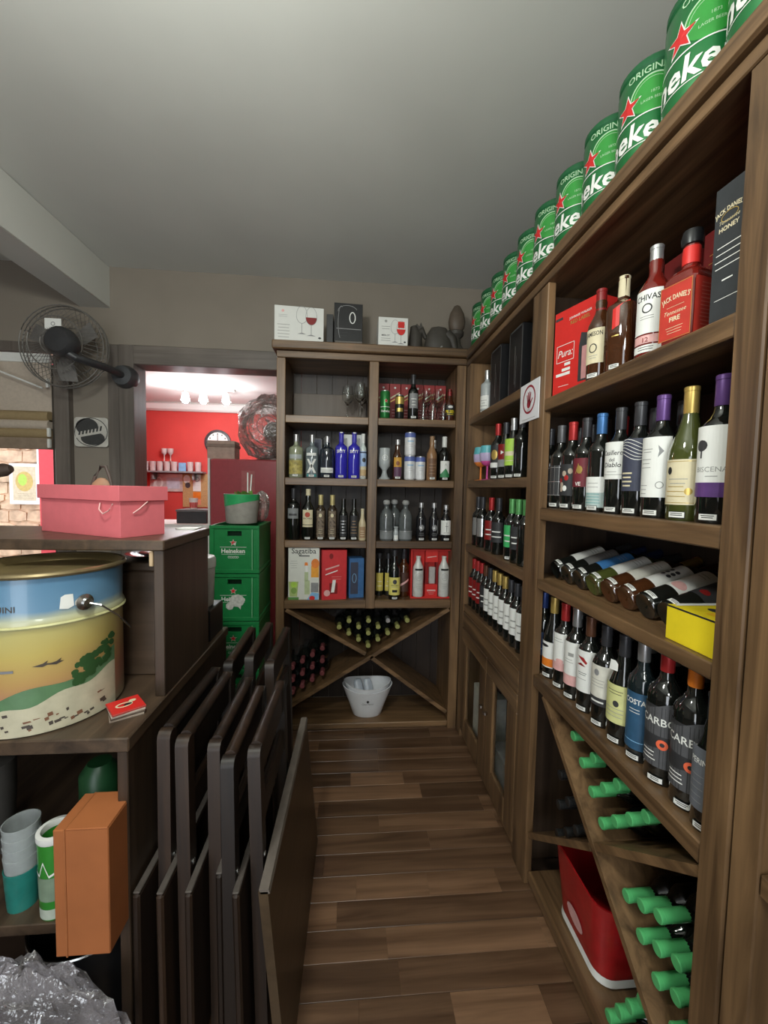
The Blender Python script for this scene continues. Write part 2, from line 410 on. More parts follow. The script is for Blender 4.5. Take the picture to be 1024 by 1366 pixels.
# roller blind
bl = thing('roller_blind', 'beige pleated blind half lowered over the left window', 'blind', (-2.4, 2.80, 1.77))
BL = mat('blind_fabric', (.52, .44, .36), .85, var=.06, scale=60); BL2 = mat('blind_fabric_brown', (.34, .25, .13), .85, var=.06, scale=60)
MB().box(-2.94, -1.95, 2.84, 2.85, 1.80, 2.31).build('cloth', BL, bl)
for i, z in enumerate((1.965, 1.91, 1.855)):
    mb = MB(); mb.tube([(-2.94, 2.825, z), (-1.95, 2.825, z)], .034, 10); mb.build('fold', BL2 if i % 2 == 0 else BL, bl)
bx('bottom_hem', mat('blind_hem', (.28, .21, .15), .85), (-2.94, -1.945, 2.81, 2.845, 1.755, 1.83), bl)
bx('daylight_strip', WHITE, (-2.94, -1.95, 2.83, 2.86, 2.31, 2.368), bl)  # white strip stands in for the daylight above the blind
mb = MB(); mb.tube([(-2.245, 2.77, 2.245), (-1.955, 2.77, 2.135)], .006, 8)
mb.tube([(-2.245+.018*cos(t), 2.77, 2.255+.018*sin(t)) for t in [2*pi*i/12 for i in range(12)]], .005, 6, closed=True)
mb.build('pull_rod', WHITE, bl)
for z in (2.17, 1.86, 1.79): bx('bracket', WHITE, (-1.945, -1.93, 2.78, 2.80, z-.028, z+.028), bl)
mb = MB(); mb.tube([(-2.6, 2.36, 1.50), (-2.1, 2.4, 1.565), (-1.90, 2.4, 1.605), (-1.868, 2.4, 1.612)], [.034, .036, .036, .02], 14)
mb.box(-2.66, -2.55, 2.31, 2.41, 1.384, 1.53, c=.01)
tag(mb.build('wooden_pestle', mat('gray_brown_wood', (.11, .075, .06), .6), loc=(-2.6, 2.36, 1.384)), 'dark rounded rod end reaching in at the left edge before the sunlit window', 'rod')
tag(bx('side_table', ESP, (-2.85, -2.4, 2.2, 2.6, 0, 1.384), c=.005), 'dark cabinet below the left window, mostly out of the picture', 'cabinet')

# plaque
pq = thing('wall_plaque', 'small white wall plaque with a dark oval emblem, beside the window post', 'sign', (-1.705, 2.85, 1.775))
mb = MB(); n = 8; pts = []
for cx, cz, a0 in ((.085, .17, 0), (-.085, .17, 90), (-.085, .02, 180), (.085, .02, 270)):
    for k in range(5): pts.append((cx+.02*cos(R(a0+k*22.5)), cz+.02*sin(R(a0+k*22.5))))
mb.prism(pts, lambda u, v, h: (-1.705+u, 2.842-h, 1.78+v), .012); mb.build('board', mat('plaque_white', (.55, .53, .48), .5), pq)
a = Art(plane((-1.705, 2.8295, 1.875), (1, 0, 0), (0, 0, 1)))
PQ = mat('plaque_dark', (.05, .05, .05), .4)
a.ring(0, 0, .104, .094, .005, PQ, 1, 28)
a.ell(-.025, .035, .07, .055, PQ).ell(.01, -.04, .075, .045, PQ)
a.poly([(-.10, -.005), (.085, .035), (.09, .0), (-.095, -.04)], mat('plaque_white', (.55, .53, .48), .5), 2)
for k in range(7): a.poly([(-.08+k*.022, -.022+k*.005), (-.068+k*.022, -.02+k*.005), (-.062+k*.022, .012+k*.005), (-.074+k*.022, .01+k*.005)], PQ, 3)
o = obj('print', a.mesh('print'), pq); o.location = (1.705, -2.85, -1.775)

# wall fan
def ringpts(c, r, ax='y', n=36, dy=0): return [(c[0]+r*cos(2*pi*i/n), c[1]+dy, c[2]+r*sin(2*pi*i/n)) for i in range(n)]
fc = (-1.71, 2.56, 2.345)
fan = thing('wall_fan', 'dark round wall fan with wire guard above the left window', 'fan', fc)
WIRE = mat('fan_wire', (.17, .16, .145), .5, .2)
mb = MB()
for r, dy in ((.235, .02), (.238, .05), (.15, -.035), (.07, -.05), (.235, .075), (.14, .125)): mb.tube(ringpts(fc, r, dy=dy), .0035, 5, closed=True)
for i in range(48):
    t = 2*pi*i/48; c_, s_ = cos(t), sin(t)
    mb.tube([(fc[0]+.05*c_, fc[1]-.05, fc[2]+.05*s_), (fc[0]+.15*c_, fc[1]-.035, fc[2]+.15*s_), (fc[0]+.238*c_, fc[1]+.04, fc[2]+.238*s_), (fc[0]+.14*c_, fc[1]+.125, fc[2]+.14*s_), (fc[0]+.03*c_, fc[1]+.13, fc[2]+.03*s_)], .0014, 4)
mb.build('guard', WIRE, fan)
mb = MB()
for k in range(3):
    t0 = k*2.094+.6
    pts = [(fc[0]+r*cos(t0+d), fc[1]+.05+.02*d, fc[2]+r*sin(t0+d)) for r, d in ((.03, -.3), (.12, -.45), (.2, -.25), (.21, .25), (.12, .35), (.03, .3))]
    mb.add(pts+[(p[0], p[1]+.003, p[2]) for p in pts], [tuple(range(6)), tuple(range(6, 12))[::-1]]+[(i, (i+1) % 6, 6+(i+1) % 6, 6+i) for i in range(6)])
mb.build('blade_set', mat('fan_blade', (.16, .15, .14), .45), fan)
mb = MB(); mb.lathe([(0, 0), (.055, .0), (.078, .015), (.083, .04), (.08, .075), (.062, .095), (0, .10)], 20)
mm = MB(); mm.v = [(fc[0]+.085+x, fc[1]-.055-z*1.0, fc[2]-.02+y) for x, y, z in mb.v]; mm.f = mb.f; mm.m = mb.m
FANB = mat('fan_motor', (.035, .035, .037), .4)
mm.build('motor', FANB, fan)
mb = MB(); mb.tube([(fc[0]+.09, fc[1]-.12, fc[2]-.06), (fc[0]+.15, fc[1]-.10, fc[2]-.10), (fc[0]+.235, fc[1]+.05, fc[2]-.11), (fc[0]+.24, 2.85, fc[2]-.11)], .022, 10)
mb.build('arm', FANB, fan)
mb = MB(); mb.lathe([(0, 0), (.07, 0), (.075, .02), (.06, .045), (0, .05)], 18); mm = MB(); mm.v = [(fc[0]+.235+x, 2.85-z*2, fc[2]-.11+y) for x, y, z in mb.v]; mm.f = mb.f; mm.m = mb.m; mm.build('wall_mount', mat('fan_mount', (.06, .062, .065), .4), fan)
a = Art(plane((fc[0]+.0, fc[1]-.045, fc[2]+.10), (1, 0, 0), (0, 0, 1))); a.rect(-.045, -.03, .045, .03, WHITE)
a.ring(0, 0, .012, .012, .004, GRAY, 1, 12)
o = obj('sticker', a.mesh('sticker'), fan); o.location = (-fc[0], -fc[1], -fc[2])

# ------------------------------------------------------------------ red room contents
rs = thing('wall_shelf', 'narrow gray wall shelf on the red wall beyond the doorway', 'shelf', (-2.1, 5, 1.68))
bx('board', GRAY, (-2.62, -1.72, 4.86, 5.0, 1.68, 1.70), rs); bx('bracket', GRAY, (-2.3, -2.28, 4.9, 5.0, 1.60, 1.68), rs); bx('bracket', GRAY, (-1.85, -1.83, 4.9, 5.0, 1.60, 1.68), rs)
gm = MB(); gm.lathe([(0, 0), (.030, 0), (.036, .11), (.033, .11), (.027, .01), (0, .01)], 12); gme = gm.mesh('tumbler', [mat('far_glass', (.62, .50, .48), .1, coat=.6, var=.05)])
for i, xx in enumerate((-2.47, -2.38, -2.30, -2.22, -2.14, -2.06, -1.88, -1.79)):
    tag(obj('tumbler', gme, None, (xx, 4.93, 1.70)), 'small glass tumbler on the far wall shelf, %s from the left' % ('first', 'second', 'third', 'fourth', 'fifth', 'sixth', 'seventh', 'eighth')[i], 'glass', 'tumblers on the far wall shelf')
wgm = MB(); wgm.lathe([(0, 0), (.03, 0), (.006, .008), (.005, .07), (.03, .10), (.034, .15), (.03, .15), (.026, .105), (0, .08)], 12); wme = wgm.mesh('stemmed_glass', [MATS['far_glass']])
tag(bx('card_stand', LBLUE, (-2.005, -1.925, 4.91, 4.93, 1.70, 1.80)), 'pale blue card standing among the tumblers on far shelf', 'card')
for k, (xx, zz) in enumerate(((-2.17, 1.81), (-2.10, 1.81))):
    tag(obj('stemmed_glass', wme, None, (xx, 4.93, zz)), 'stemmed glass stacked on top of tumblers on the far shelf, %s one' % ('left' if k == 0 else 'right'), 'glass', 'stemmed glasses on the far shelf')
nb = thing('notice_board', 'cork notice board with pinned papers on the red wall', 'board', (-2.0, 5, 1.28))
bx('cork', mat('cork', (.50, .30, .13), .9, var=.15, scale=80), (-1.99, -1.68, 4.985, 5.0, 1.28, 1.675), nb)
a = Art(plane((-1.84, 4.984, 1.48), (1, 0, 0), (0, 0, 1)))
a.rect(-.03, -.01, .06, .19, WHITE).lines(-.02, .05, .06, .02, 3, GINK).ring(.015, .13, .03, .03, .008, GRAY, 2, 14)
a.rect(-.03, -.10, .06, -.02, ORANGE).rect(-.03, -.17, .06, -.105, mat('salmon', (.70, .25, .15), .6)).ell(-.10, .13, .04, .05, WHITE).ell(-.09, .06, .03, .035, DGRAY)
o = obj('pinned_papers', a.mesh('pinned_papers'), nb); o.location = (2.0, -5, -1.28)
mp = thing('metal_print', 'pale silver picture hung under the far wall shelf', 'picture', (-2.17, 5, 1.46))
bx('panel', mat('pale_print', (.55, .50, .47), .3, .2, var=.25, scale=14), (-2.36, -1.99, 4.985, 5.0, 1.46, 1.672), mp)
a = Art(plane((-2.17, 4.984, 1.565), (1, 0, 0), (0, 0, 1))); a.ring(-.09, 0, .05, .07, .02, WHITE, 1, 14); a.poly([(-.16, -.08), (-.13, -.08), (-.10, .09), (-.13, .09)], WHITE, 2).rect(.0, -.07, .15, .06, mat('pale_blue_print', (.52, .55, .62), .5))
o = obj('pattern', a.mesh('pattern'), mp); o.location = (2.17, -5, -1.46)
# clock
ck = thing('wall_clock', 'round white wall clock with dark rim on the red wall', 'clock', (-1.58, 5, 2.05))
mb = MB(); mb.lathe([(0, 0), (.15, 0), (.15, .04), (.125, .045), (.12, .03), (0, .03)], 28); mm = MB(); mm.v = [(-1.58+x, 5-z, 2.05+y) for x, y, z in mb.v]; mm.f = mb.f; mm.m = mb.m; mm.build('rim', DGRAY, ck)
a = Art(plane((-1.58, 4.968, 2.05), (1, 0, 0), (0, 0, 1))); a.ell(0, 0, .12, .12, WHITE, 0).rect(-.004, 0, .004, .09, INK, 1).rect(-.06, -.004, 0, .004, INK, 1)
for k in range(12): a.ell(.10*cos(k*pi/6), .10*sin(k*pi/6), .008, .008, INK, 1, 8)
o = obj('dial', a.mesh('dial'), ck); o.location = (1.58, -5, -2.05)
# spot lamps
tk = thing('track_lamp', 'ceiling track with three bright spot lamps in the red room', 'lamp', (-1.45, 4.2, 2.5))
bx('track', WHITE, (-1.72, -1.17, 4.18, 4.22, 2.475, 2.5), tk)
LMP = mat('lamp_glow', (1, 1, 1), .3, emit=60, ecol=(.85, .95, 1), var=0)
for x in (-1.644, -1.472, -1.249):
    h = MB(); h.lathe([(0, .075), (.03, .075), (.045, .0), (.04, 0), (0, .02)], 14, c=(x, 4.2, 2.375)); hd = h.build('lamp_head', WHITE, tk)
    h = MB(); h.lathe([(0, -.035), (.022, -.028), (.034, -.005), (.03, .02), (0, .022)], 12, c=(x, 4.2, 2.38)); h.build('bulb', LMP, hd)
    MB().box(x-.008, x+.008, 4.19, 4.21, 2.44, 2.476).build('stem', WHITE, hd)
    lamp('spot_lamp_light', 'POINT', (x, 4.10, 2.28), 6.5, (.95, .97, 1), .04)
# fridge
fg = thing('refrigerator', 'tall maroon refrigerator with a white door edge in the doorway', 'refrigerator', (-.8, 3.3, 0))
FRM = mat('maroon_paint', (.36, .050, .060), .35, coat=.3, var=.06)
bx('body', FRM, (-1.075, -.35, 3.24, 3.85, .05, 1.75), fg, c=.01); bx('door', FRM, (-1.075, -.35, 3.20, 3.235, .08, 1.745), fg, c=.008)
bx('door_seal', WHITE, (-1.095, -1.078, 3.205, 3.25, .05, 1.75), fg); bx('label_sheet', mat('dusky_print', (.40, .10, .10), .5), (-.84, -.74, 3.196, 3.199, 1.5, 1.66), fg, c=0)
for z in (0,): bx('base', BLACK, (-1.05, -.38, 3.26, 3.8, 0, .05), fg)
bg_ = thing('cardboard_box', 'beige cardboard box on top of the refrigerator, before the clock', 'box', (-1.0, 3.4, 1.75))
bx('body', mat('beige_card', (.46, .34, .28), .7), (-1.13, -.92, 3.30, 3.45, 1.75, 1.895), bg_, c=.003)
bx('flap', mat('beige_card2', (.27, .20, .16), .7), (-1.135, -.915, 3.29, 3.46, 1.845, 1.87), bg_)
# wrapped fan on the fridge
f2 = thing('pedestal_fan', 'fan wrapped in clear plastic on top of the maroon refrigerator', 'fan', (-.68, 3.4, 1.75))
c2 = (-.68, 3.42, 2.03)
mb = MB()
for r, dy in ((.22, 0), (.15, -.05), (.20, .06), (.08, -.07), (.19, -.03)): mb.tube(ringpts(c2, r, n=30, dy=dy), .004, 5, closed=True)
for i in range(28):
    t = 2*pi*i/28; mb.tube([(c2[0]+.04*cos(t), c2[1]-.07, c2[2]+.04*sin(t)), (c2[0]+.22*cos(t), c2[1], c2[2]+.22*sin(t))], .0015, 4)
mb.build('guard', WIRE, f2)
mb = MB(); mb.lathe([(0, 0), (.07, .0), (.09, .05), (.08, .12), (0, .14)], 16); mm = MB(); mm.v = [(c2[0]+.02+x, c2[1]+.06+z, c2[2]-.03+y) for x, y, z in mb.v]; mm.f = mb.f; mm.m = mb.m; mm.build('motor', mat('brown_plastic', (.10, .07, .055), .4), f2)
mb = MB(); mb.lathe([(0, 0), (.15, 0), (.15, .02), (.05, .04), (.025, .06), (.022, .26), (0, .26)], 18, c=(c2[0]+.03, c2[1]+.1, 1.75)); mb.build('base', MATS['brown_plastic'], f2)
random.seed(11)
def crumple(c, rx, ry, rz, n=22, m=14, amp=.12, seed=1, open_top=False):
    rr = random.Random(seed); mb = MB(); k = {}
    for j in range(m+1):
        el = -pi/2 + pi*j/m
        for i in range(n):
            t = 2*pi*i/n; q = 1+amp*(rr.random()-.5)*2*(1 if 0 < j < m else 0)+.07*sin(5*t+j)
            mb.v.append((c[0]+rx*q*cos(el)*cos(t), c[1]+ry*q*cos(el)*sin(t), c[2]+rz*q*sin(el)))
    for j in range(m):
        for i in range(n):
            a_, b_ = j*n+i, j*n+(i+1) % n
            mb.f.append((a_, b_, b_+n, a_+n)); mb.m.append(0)
    return mb
def film(name, tint=(1, 1, 1), op=.16):
    a = bpy.data.materials.new(name); a.use_nodes = True; t = a.node_tree; n = t.nodes; n.remove(n['Principled BSDF'])
    tr = n.new('ShaderNodeBsdfTransparent'); nz = n.new('ShaderNodeTexNoise'); nz.inputs['Scale'].default_value = 26; nz.inputs['Detail'].default_value = 3; bp = n.new('ShaderNodeBump'); bp.inputs['Strength'].default_value = .9; bp.inputs['Distance'].default_value = .03; gl = n.new('ShaderNodeBsdfGlossy'); df = n.new('ShaderNodeBsdfDiffuse'); m1 = n.new('ShaderNodeMixShader'); m2 = n.new('ShaderNodeMixShader'); fr_ = n.new('ShaderNodeFresnel')
    gl.inputs['Roughness'].default_value = .12; df.inputs['Color'].default_value = (*tint, 1); m1.inputs[0].default_value = .5; tcn = n.new('ShaderNodeTexCoord'); t.links.new(tcn.outputs['Object'], nz.inputs['Vector']); t.links.new(nz.outputs['Fac'], bp.inputs['Height']); t.links.new(bp.outputs['Normal'], gl.inputs['Normal']); t.links.new(bp.outputs['Normal'], fr_.inputs['Normal']); fr_.inputs['IOR'].default_value = 1.6
    mx = n.new('ShaderNodeMath'); mx.operation = 'ADD'; mx.inputs[1].default_value = op
    t.links.new(fr_.outputs[0], mx.inputs[0]); t.links.new(gl.outputs[0], m1.inputs[1]); t.links.new(df.outputs[0], m1.inputs[2]); t.links.new(mx.outputs[0], m2.inputs[0]); t.links.new(tr.outputs[0], m2.inputs[1]); t.links.new(m1.outputs[0], m2.inputs[2]); t.links.new(m2.outputs[0], n['Material Output'].inputs['Surface'])
    return a
FILM = film('plastic_film', (.60, .55, .50), .26)
crumple((c2[0], c2[1]+.05, 2.02), .255, .21, .265, seed=4, amp=.05).build('plastic_wrap', FILM, f2, smooth=False)
# low white counter with black box and cup
rcn = thing('white_counter', 'low white topped counter in the red room beside the refrigerator', 'counter', (-1.35, 3.5, 0))
bx('top', WHITE, (-1.65, -1.115, 3.3, 3.75, 1.20, 1.232), rcn); bx('cabinet', mat('brown_panel', (.10, .06, .05), .5), (-1.62, -1.14, 3.34, 3.7, 0, 1.20), rcn)
rb = thing('black_box', 'dark gray box on the white counter behind the pink box', 'box', (-1.25, 3.5, 1.232)); bx('body', DGRAY, (-1.40, -1.165, 3.38, 3.6, 1.232, 1.325), rb, c=.004); bx('lid', mat('mid_gray_lid', (.13, .13, .13), .5), (-1.405, -1.16, 3.375, 3.605, 1.325, 1.343), rb, c=.003)
cu = thing('printed_cup', 'red and white cup on top of the dark gray box', 'cup', (-1.31, 3.5, 1.343))
MB().lathe([(0, 0), (.026, 0), (.036, .09), (.033, .09), (.024, .006), (0, .006)], 16, c=(-1.31, 3.5, 1.343)).build('body', WHITE, cu); MB().shell([(.0275, .01), (.0325, .055)], 16, c=(-1.31, 3.5, 1.343)).build('red_band', RED, cu)

# ================================================================== CABINETS
bc = thing('wine_cabinet', 'dark wooden wine cabinet standing against the back wall', 'cabinet', (.124, 2.67, 0))
Y0, Y1 = 2.495, 2.845
def bp(name, b, ma=WX, c=.003): return bx(name, ma, b, bc, c)
bp('post', (-.452, -.400, Y0, Y1, 0, 2.31), WZ); bp('post', (.100, .158, Y0, Y1, .79, 2.31), WZ); bp('post', (.642, .700, Y0, Y1, 0, 2.31), WZ)
for zz, nm in ((1.975, 'shelf'), (1.600, 'shelf'), (1.2165, 'shelf')):
    bp(nm, (-.400, .100, Y0+.004, Y1-.01, zz-.045, zz)); bp(nm, (.158, .642, Y0+.004, Y1-.01, zz-.045, zz))
bp('shelf', (-.400, .642, Y0+.003, Y1-.01, .843-.052, .843))
bp('base_board', (-.400, .642, Y0+.002, Y1-.01, .018, .05)); bp('plinth', (-.400, .642, Y0+.02, Y0+.04, 0, .018))
bp('top_rail', (-.452, .700, Y0-.004, Y1, 2.31, 2.35)); bp('crown', (-.475, .70, Y0-.035, Y1+.003, 2.352, 2.402), WX, .006)
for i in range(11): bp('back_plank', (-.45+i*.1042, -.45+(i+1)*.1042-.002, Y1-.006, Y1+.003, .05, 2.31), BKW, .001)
def diag(p, q, z0, z1, th, name='divider'):
    d = (Vector((q[0], q[1]))-Vector((p[0], p[1]))); n = Vector((-d.y, d.x)).normalized()*th/2
    pts = [(p[0]+n.x, p[1]+n.y), (q[0]+n.x, q[1]+n.y), (q[0]-n.x, q[1]-n.y), (p[0]-n.x, p[1]-n.y)]
    return pts
CX, CZ2 = .124, .487
for p, q in (((-.39, .782), (CX-.016, CZ2+.010)), ((CX+.016, CZ2-.010), (.636, .105)), ((.636, .782), (-.39, .150))):
    mb = MB(); pts = diag(p, q, 0, 0, .024); mb.prism(pts, lambda u, v, h: (u, Y0+.008+h, v), Y1-Y0-.02); mb.build('divider', wood('divider_wood', DK1, DK2, 'x'), bc)

rcab = thing('wine_shelving', 'long dark wooden shelving with wine bottles along the right wall', 'shelving', (.87, 1.3, 0))
X0, X1 = .70, 1.045
def rp(name, b, ma=WY, c=.003): return bx(name, ma, b, rcab, c)
rp('post', (X0, X1, 2.41, 2.489, 0, 2.30), WZ)
rp('post', (X0, X0+.03, 1.455, 1.578, 0, 2.30), WZ); rp('side_panel', (X0+.03, X1, 1.560, 1.578, 0, 2.30), ESP)  # darker wood puts the bay's inner shade into the side panel colour
rp('post', (X0, X0+.06, .655, .713, 0, 2.30), WZ); rp('post', (X0+.003, X0+.06, .600, .652, 0, 2.30), WZ); rp('side_panel', (X0+.06, X1, .63, .70, 0, 2.30), ESP)  # inner side panel darkened as bay shade too
for zz in (1.975, 1.600, 1.2185, .845): rp('shelf', (X0+.003, X1-.01, 1.578, 2.41, zz-.042, zz))
for zz, th in ((1.881, .045), (1.482, .045), (1.2145, .035), (.848, .045)): rp('shelf', (X0+.003, X1-.01, .713, 1.4545, zz-th, zz)); rp('shelf_end', (X0+.031, X1-.01, 1.4545, 1.5595, zz-th, zz))
rp('base_board', (X0+.012, X1-.01, .713, 1.455, .02, .055)); rp('base_board', (X0+.012, X1-.01, 1.578, 2.41, .02, .055)); rp('plinth', (X0+.02, X0+.04, .3, 2.489, 0, .02))
rp('top_rail', (X0-.003, X1, .0, 2.492, 2.30, 2.332)); rp('crown', (X0-.018, X1+.003, .0, 2.455, 2.336, 2.385), WY, .006)
rp('crown', (.703, X1+.003, 2.457, 2.848, 2.336, 2.385), WY)
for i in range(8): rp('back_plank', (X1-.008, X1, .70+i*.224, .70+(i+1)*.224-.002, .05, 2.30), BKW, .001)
DW = wood('divider_wood_y', DK1, DK2, 'y')
CY, CZ3 = 1.057, .522
def yz(pts, name='divider'):
    mb = MB(); mb.prism(pts, lambda u, v, h: (X0+.008+h, u, v), .32); return mb.build(name, DW, rcab)
yz(diag((1.385, .795), (CY, CZ3), 0, 0, .020)); yz(diag((CY, CZ3), (.735, .252), 0, 0, .020))
yz(diag((.715, .786), (CY-.012, CZ3+.012), 0, 0, .020)); yz(diag((CY+.012, CZ3-.012), (1.45, .205), 0, 0, .020))
# near bay beside the camera
rp('shelf', (X0+.003, X1-.01, .05, .598, .30, .34)); rp('drawer_front', (X0-.004, X0+.02, .08, .590, .05, .296), WY); rp('shelf', (X0+.003, X1-.01, .05, .598, .86, .90)); rp('shelf', (X0+.003, X1-.01, .05, .598, 1.30, 1.34))
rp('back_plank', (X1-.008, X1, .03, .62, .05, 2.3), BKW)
rp('side_panel', (X0, X1, .0, .05, 0, 2.30), WZ)
rp('hinge', (X0-.008, X0-.002, .592, .604, .10, .19), BLACK)
# glazed doors below the far bay
rp('rail', (X0, X0+.025, 1.578, 2.41, .70, .800))
for a0, a1 in ((1.58, 1.955), (1.96, 2.408)):
    dr = rp('door', (X0-.002, X0+.022, a0, a1, .62+.0, .698), WY)
    for b in ((a0, a0+.10, .06, .62), (a1-.10, a1, .06, .62), (a0+.10, a1-.10, .06, .17)):
        MB().box(X0-.002, X0+.022, b[0], b[1], b[2], b[3], c=.003).build('door_frame', WZ, dr)
    MB().box(X0+.009, X0+.012, a0+.095, a1-.095, .165, .625).build('glass_pane', GLASSP, dr)
    MB().lathe([(0, 0), (.012, 0), (.012, .012), (0, .014)], 10, c=(X0-.012, a0+.03 if a0 > 1.9 else a1-.03, .42)).build('knob', STEEL, dr)

# ================================================================== PRINTED KEGS
def keg_meshes():
    r, H = .083, .262
    mb = MB(); mb.lathe([(0, .004), (r-.012, .0), (r-.004, .006), (r, .016), (r, .228), (r-.004, .238), (r-.006, .246), (0, .246)], 32)
    body = mb.mesh('beer_keg', [KEGG])
    mb = MB(); mb.lathe([(r-.005, .240), (r-.001, .245), (r-.001, .258), (r-.006, .264), (r-.02, .264), (r-.024, .250), (0, .250)], 32); rim = mb.mesh('rim', [mat('keg_rim', (.012, .10, .035), .45)])
    a = Art(cyl(r, pi+.45), .0006)
    # bright medallion, its ring and lettering, star to its left and the name below
    n = 10
    for i in range(n):
        t0, t1 = -pi/2+pi*i/n, -pi/2+pi*(i+1)/n
        P = lambda t, k: (.036+k*cos(t)*.052, .168+sin(t)*.045)
        a.poly([P(t0, -1), P(t0, 0), P(t1, 0), P(t1, -1)], KEGL, 0); a.poly([P(t0, 0), P(t0, 1), P(t1, 1), P(t1, 0)], KEGL, 0)
    PG = mat('pale_green_print', (.42, .62, .40), .4, var=0)
    a.ring(.036, .168, .053, .046, .0035, PG, 1, 40, -.15, pi+.15); a.ring(.036, .168, .043, .037, .0012, PG, 1, 36, 0, pi)
    a.text('ORIGINAL', .030, .2185, .023, PG, 1, .01)
    a.text('1873', .042, .166, .010, PG, 1); a.text('LAGER BEER', .036, .150, .009, PG, 1)
    a.star(-.022, .160, .037, WHITE, 3, .40); a.star(-.022, .160, .031, STARR, 5, .40)
    for i in range(30): a.rect(-.12+i*.008, .1185+.004*sin(i/29*pi), -.12+(i+1)*.008, .1215+.004*sin((i+.5)/29*pi), WHITE, 1)
    a.text('Heineken', -.052, .062, .074, WHITE, 2, .022, .1)
    for i in range(30): a.rect(-.12+i*.008, .0545, -.12+(i+1)*.008, .0565, WHITE, 1)
    return body, rim, a.mesh('print')
kb, kr, kp = keg_meshes()
ky = [2.44, 2.272, 2.104, 1.936, 1.768, 1.60, 1.428, 1.252, 1.085, .915, .745, .575]
ordn = ['farthest', 'second farthest', 'third farthest', 'fourth farthest', 'fifth farthest', 'sixth farthest', 'sixth nearest', 'fifth nearest', 'fourth nearest', 'third nearest', 'second nearest', 'nearest']
for i, yy in enumerate(ky):
    k = obj('beer_keg', kb, None, (.792, yy, 2.385), (0, 0, R(random.uniform(-3, 3))))
    tag(k, 'green beer keg with red star on the right shelving, %s in its row' % ordn[i], 'keg', 'beer kegs on top of the shelving')
    obj('rim', kr, k); obj('print', kp, k)

# ================================================================== BOTTLES
BM = {}
def profile(kind, r, h):
    n = .0132 if r > .026 else .010
    if kind == 'bordeaux': p = [(0, .008), (r*.6, .004), (r*.9, 0), (r, .006), (r, .61*h), (r*.96, .645*h), (r*.80, .685*h), (r*.58, .715*h), (n*1.18, .755*h), (n*1.02, .80*h), (n*.95, .975*h), (n*1.12, .98*h), (n*1.12, h), (0, h)]
    elif kind == 'burgundy': p = [(0, .008), (r*.6, .004), (r*.9, 0), (r, .006), (r, .48*h), (r*.95, .54*h), (r*.80, .61*h), (r*.60, .68*h), (n*1.4, .75*h), (n*1.08, .82*h), (n*.97, .975*h), (n*1.14, .98*h), (n*1.14, h), (0, h)]
    elif kind == 'vodka': p = [(0, .006), (r*.92, 0), (r, .006), (r, .66*h), (r*.93, .70*h), (r*.62, .735*h), (n*1.15, .765*h), (n, .80*h), (n, h*.97), (n*1.1, h*.975), (n*1.1, h), (0, h)]
    elif kind == 'rum': p = [(0, .006), (r*.92, 0), (r, .006), (r, .57*h), (r*.95, .62*h), (r*.72, .68*h), (n*1.3, .74*h), (n*1.1, .78*h), (n*1.25, .86*h), (n, .9*h), (n*1.1, h), (0, h)]
    elif kind == 'squat': p = [(0, .006), (r*.9, 0), (r, .008), (r, .55*h), (r*.93, .64*h), (r*.70, .73*h), (n*1.25, .79*h), (n*1.05, .83*h), (n*1.2, .88*h), (n*1.45, .90*h), (n*1.55, .96*h), (n*1.2, h), (0, h)]
    elif kind == 'beer': p = [(0, .006), (r*.9, 0), (r, .006), (r, .50*h), (r*.92, .57*h), (r*.62, .68*h), (n*1.15, .78*h), (n, .94*h), (n*1.15, .95*h), (n*1.1, h), (0, h)]
    elif kind == 'slim': p = [(0, .006), (r*.9, 0), (r, .006), (r, .60*h), (r*.92, .66*h), (r*.6, .71*h), (n*1.15, .75*h), (n, .80*h), (n, h), (0, h)]
    return p
def neckr(kind, r): return (.0135 if r > .026 else .010)*1.12
def body_mesh(kind, r, h, ma, sq=0):
    k = (kind, round(r, 4), round(h, 4), ma.name, sq)
    if k not in BM:
        mb = MB(); mb.lathe(profile(kind, r, h), 20, sq=sq); BM[k] = mb.mesh('bottle', [ma])
    return BM[k]
def cap_mesh(kind, r, h, ma, f0=.79):
    k = ('cap', kind, round(r, 4), round(h, 4), ma.name, f0)
    if k not in BM:
        n = neckr(kind, r); mb = MB(); mb.lathe([(n*.98, f0*h), (n, f0*h+.001), (n*.97, .972*h), (n*1.03, .975*h), (n*1.03, h+.001), (n*.9, h+.003), (0, h+.003)], 14); BM[k] = mb.mesh('capsule', [ma])
    return BM[k]
def bottle(name, loc, rz, kind, r, h, glass, cap, label, cat='bottle', lab=None, art=None, group=None, f0=.79, tagp=True, sq=0, rot=None, fullwrap=100):
    """lab = (z0 fraction, z1 fraction, material) ; art(a, W, z0, z1) adds print"""
    o = obj(name, body_mesh(kind, r, h, glass, sq), None, loc, rot or (0, 0, rz)); tag(o, label, cat, group)
    if cap: obj('capsule', cap_mesh(kind, r, h, cap, f0), o)
    if lab or art:
        a = Art(cyl(r), .0005); W = r*R(fullwrap)/2
        if lab:
            z0, z1, ma = lab[0]*h, lab[1]*h, lab[2]
            a.rect(-W, z0, W, z1, ma, 0, 14)
        else: z0, z1 = .1*h, .55*h
        if art: art(a, W, z0, z1)
        obj('label', a.mesh('label'), o)
    if tagp:
        a = Art(cyl(r), .0012); a.rect(-.017, .006, .017, .021, INK, 0, 3); a.rect(-.0155, .0075, .0155, .0195, WHITE, 1, 3); a.lines(-.012, .012, .0155, .004, 2, INK, 2, .0018)
        obj('price_tag', a.mesh('price_tag'), o)
    return o
G2 = 'wine bottles on the second right shelf'
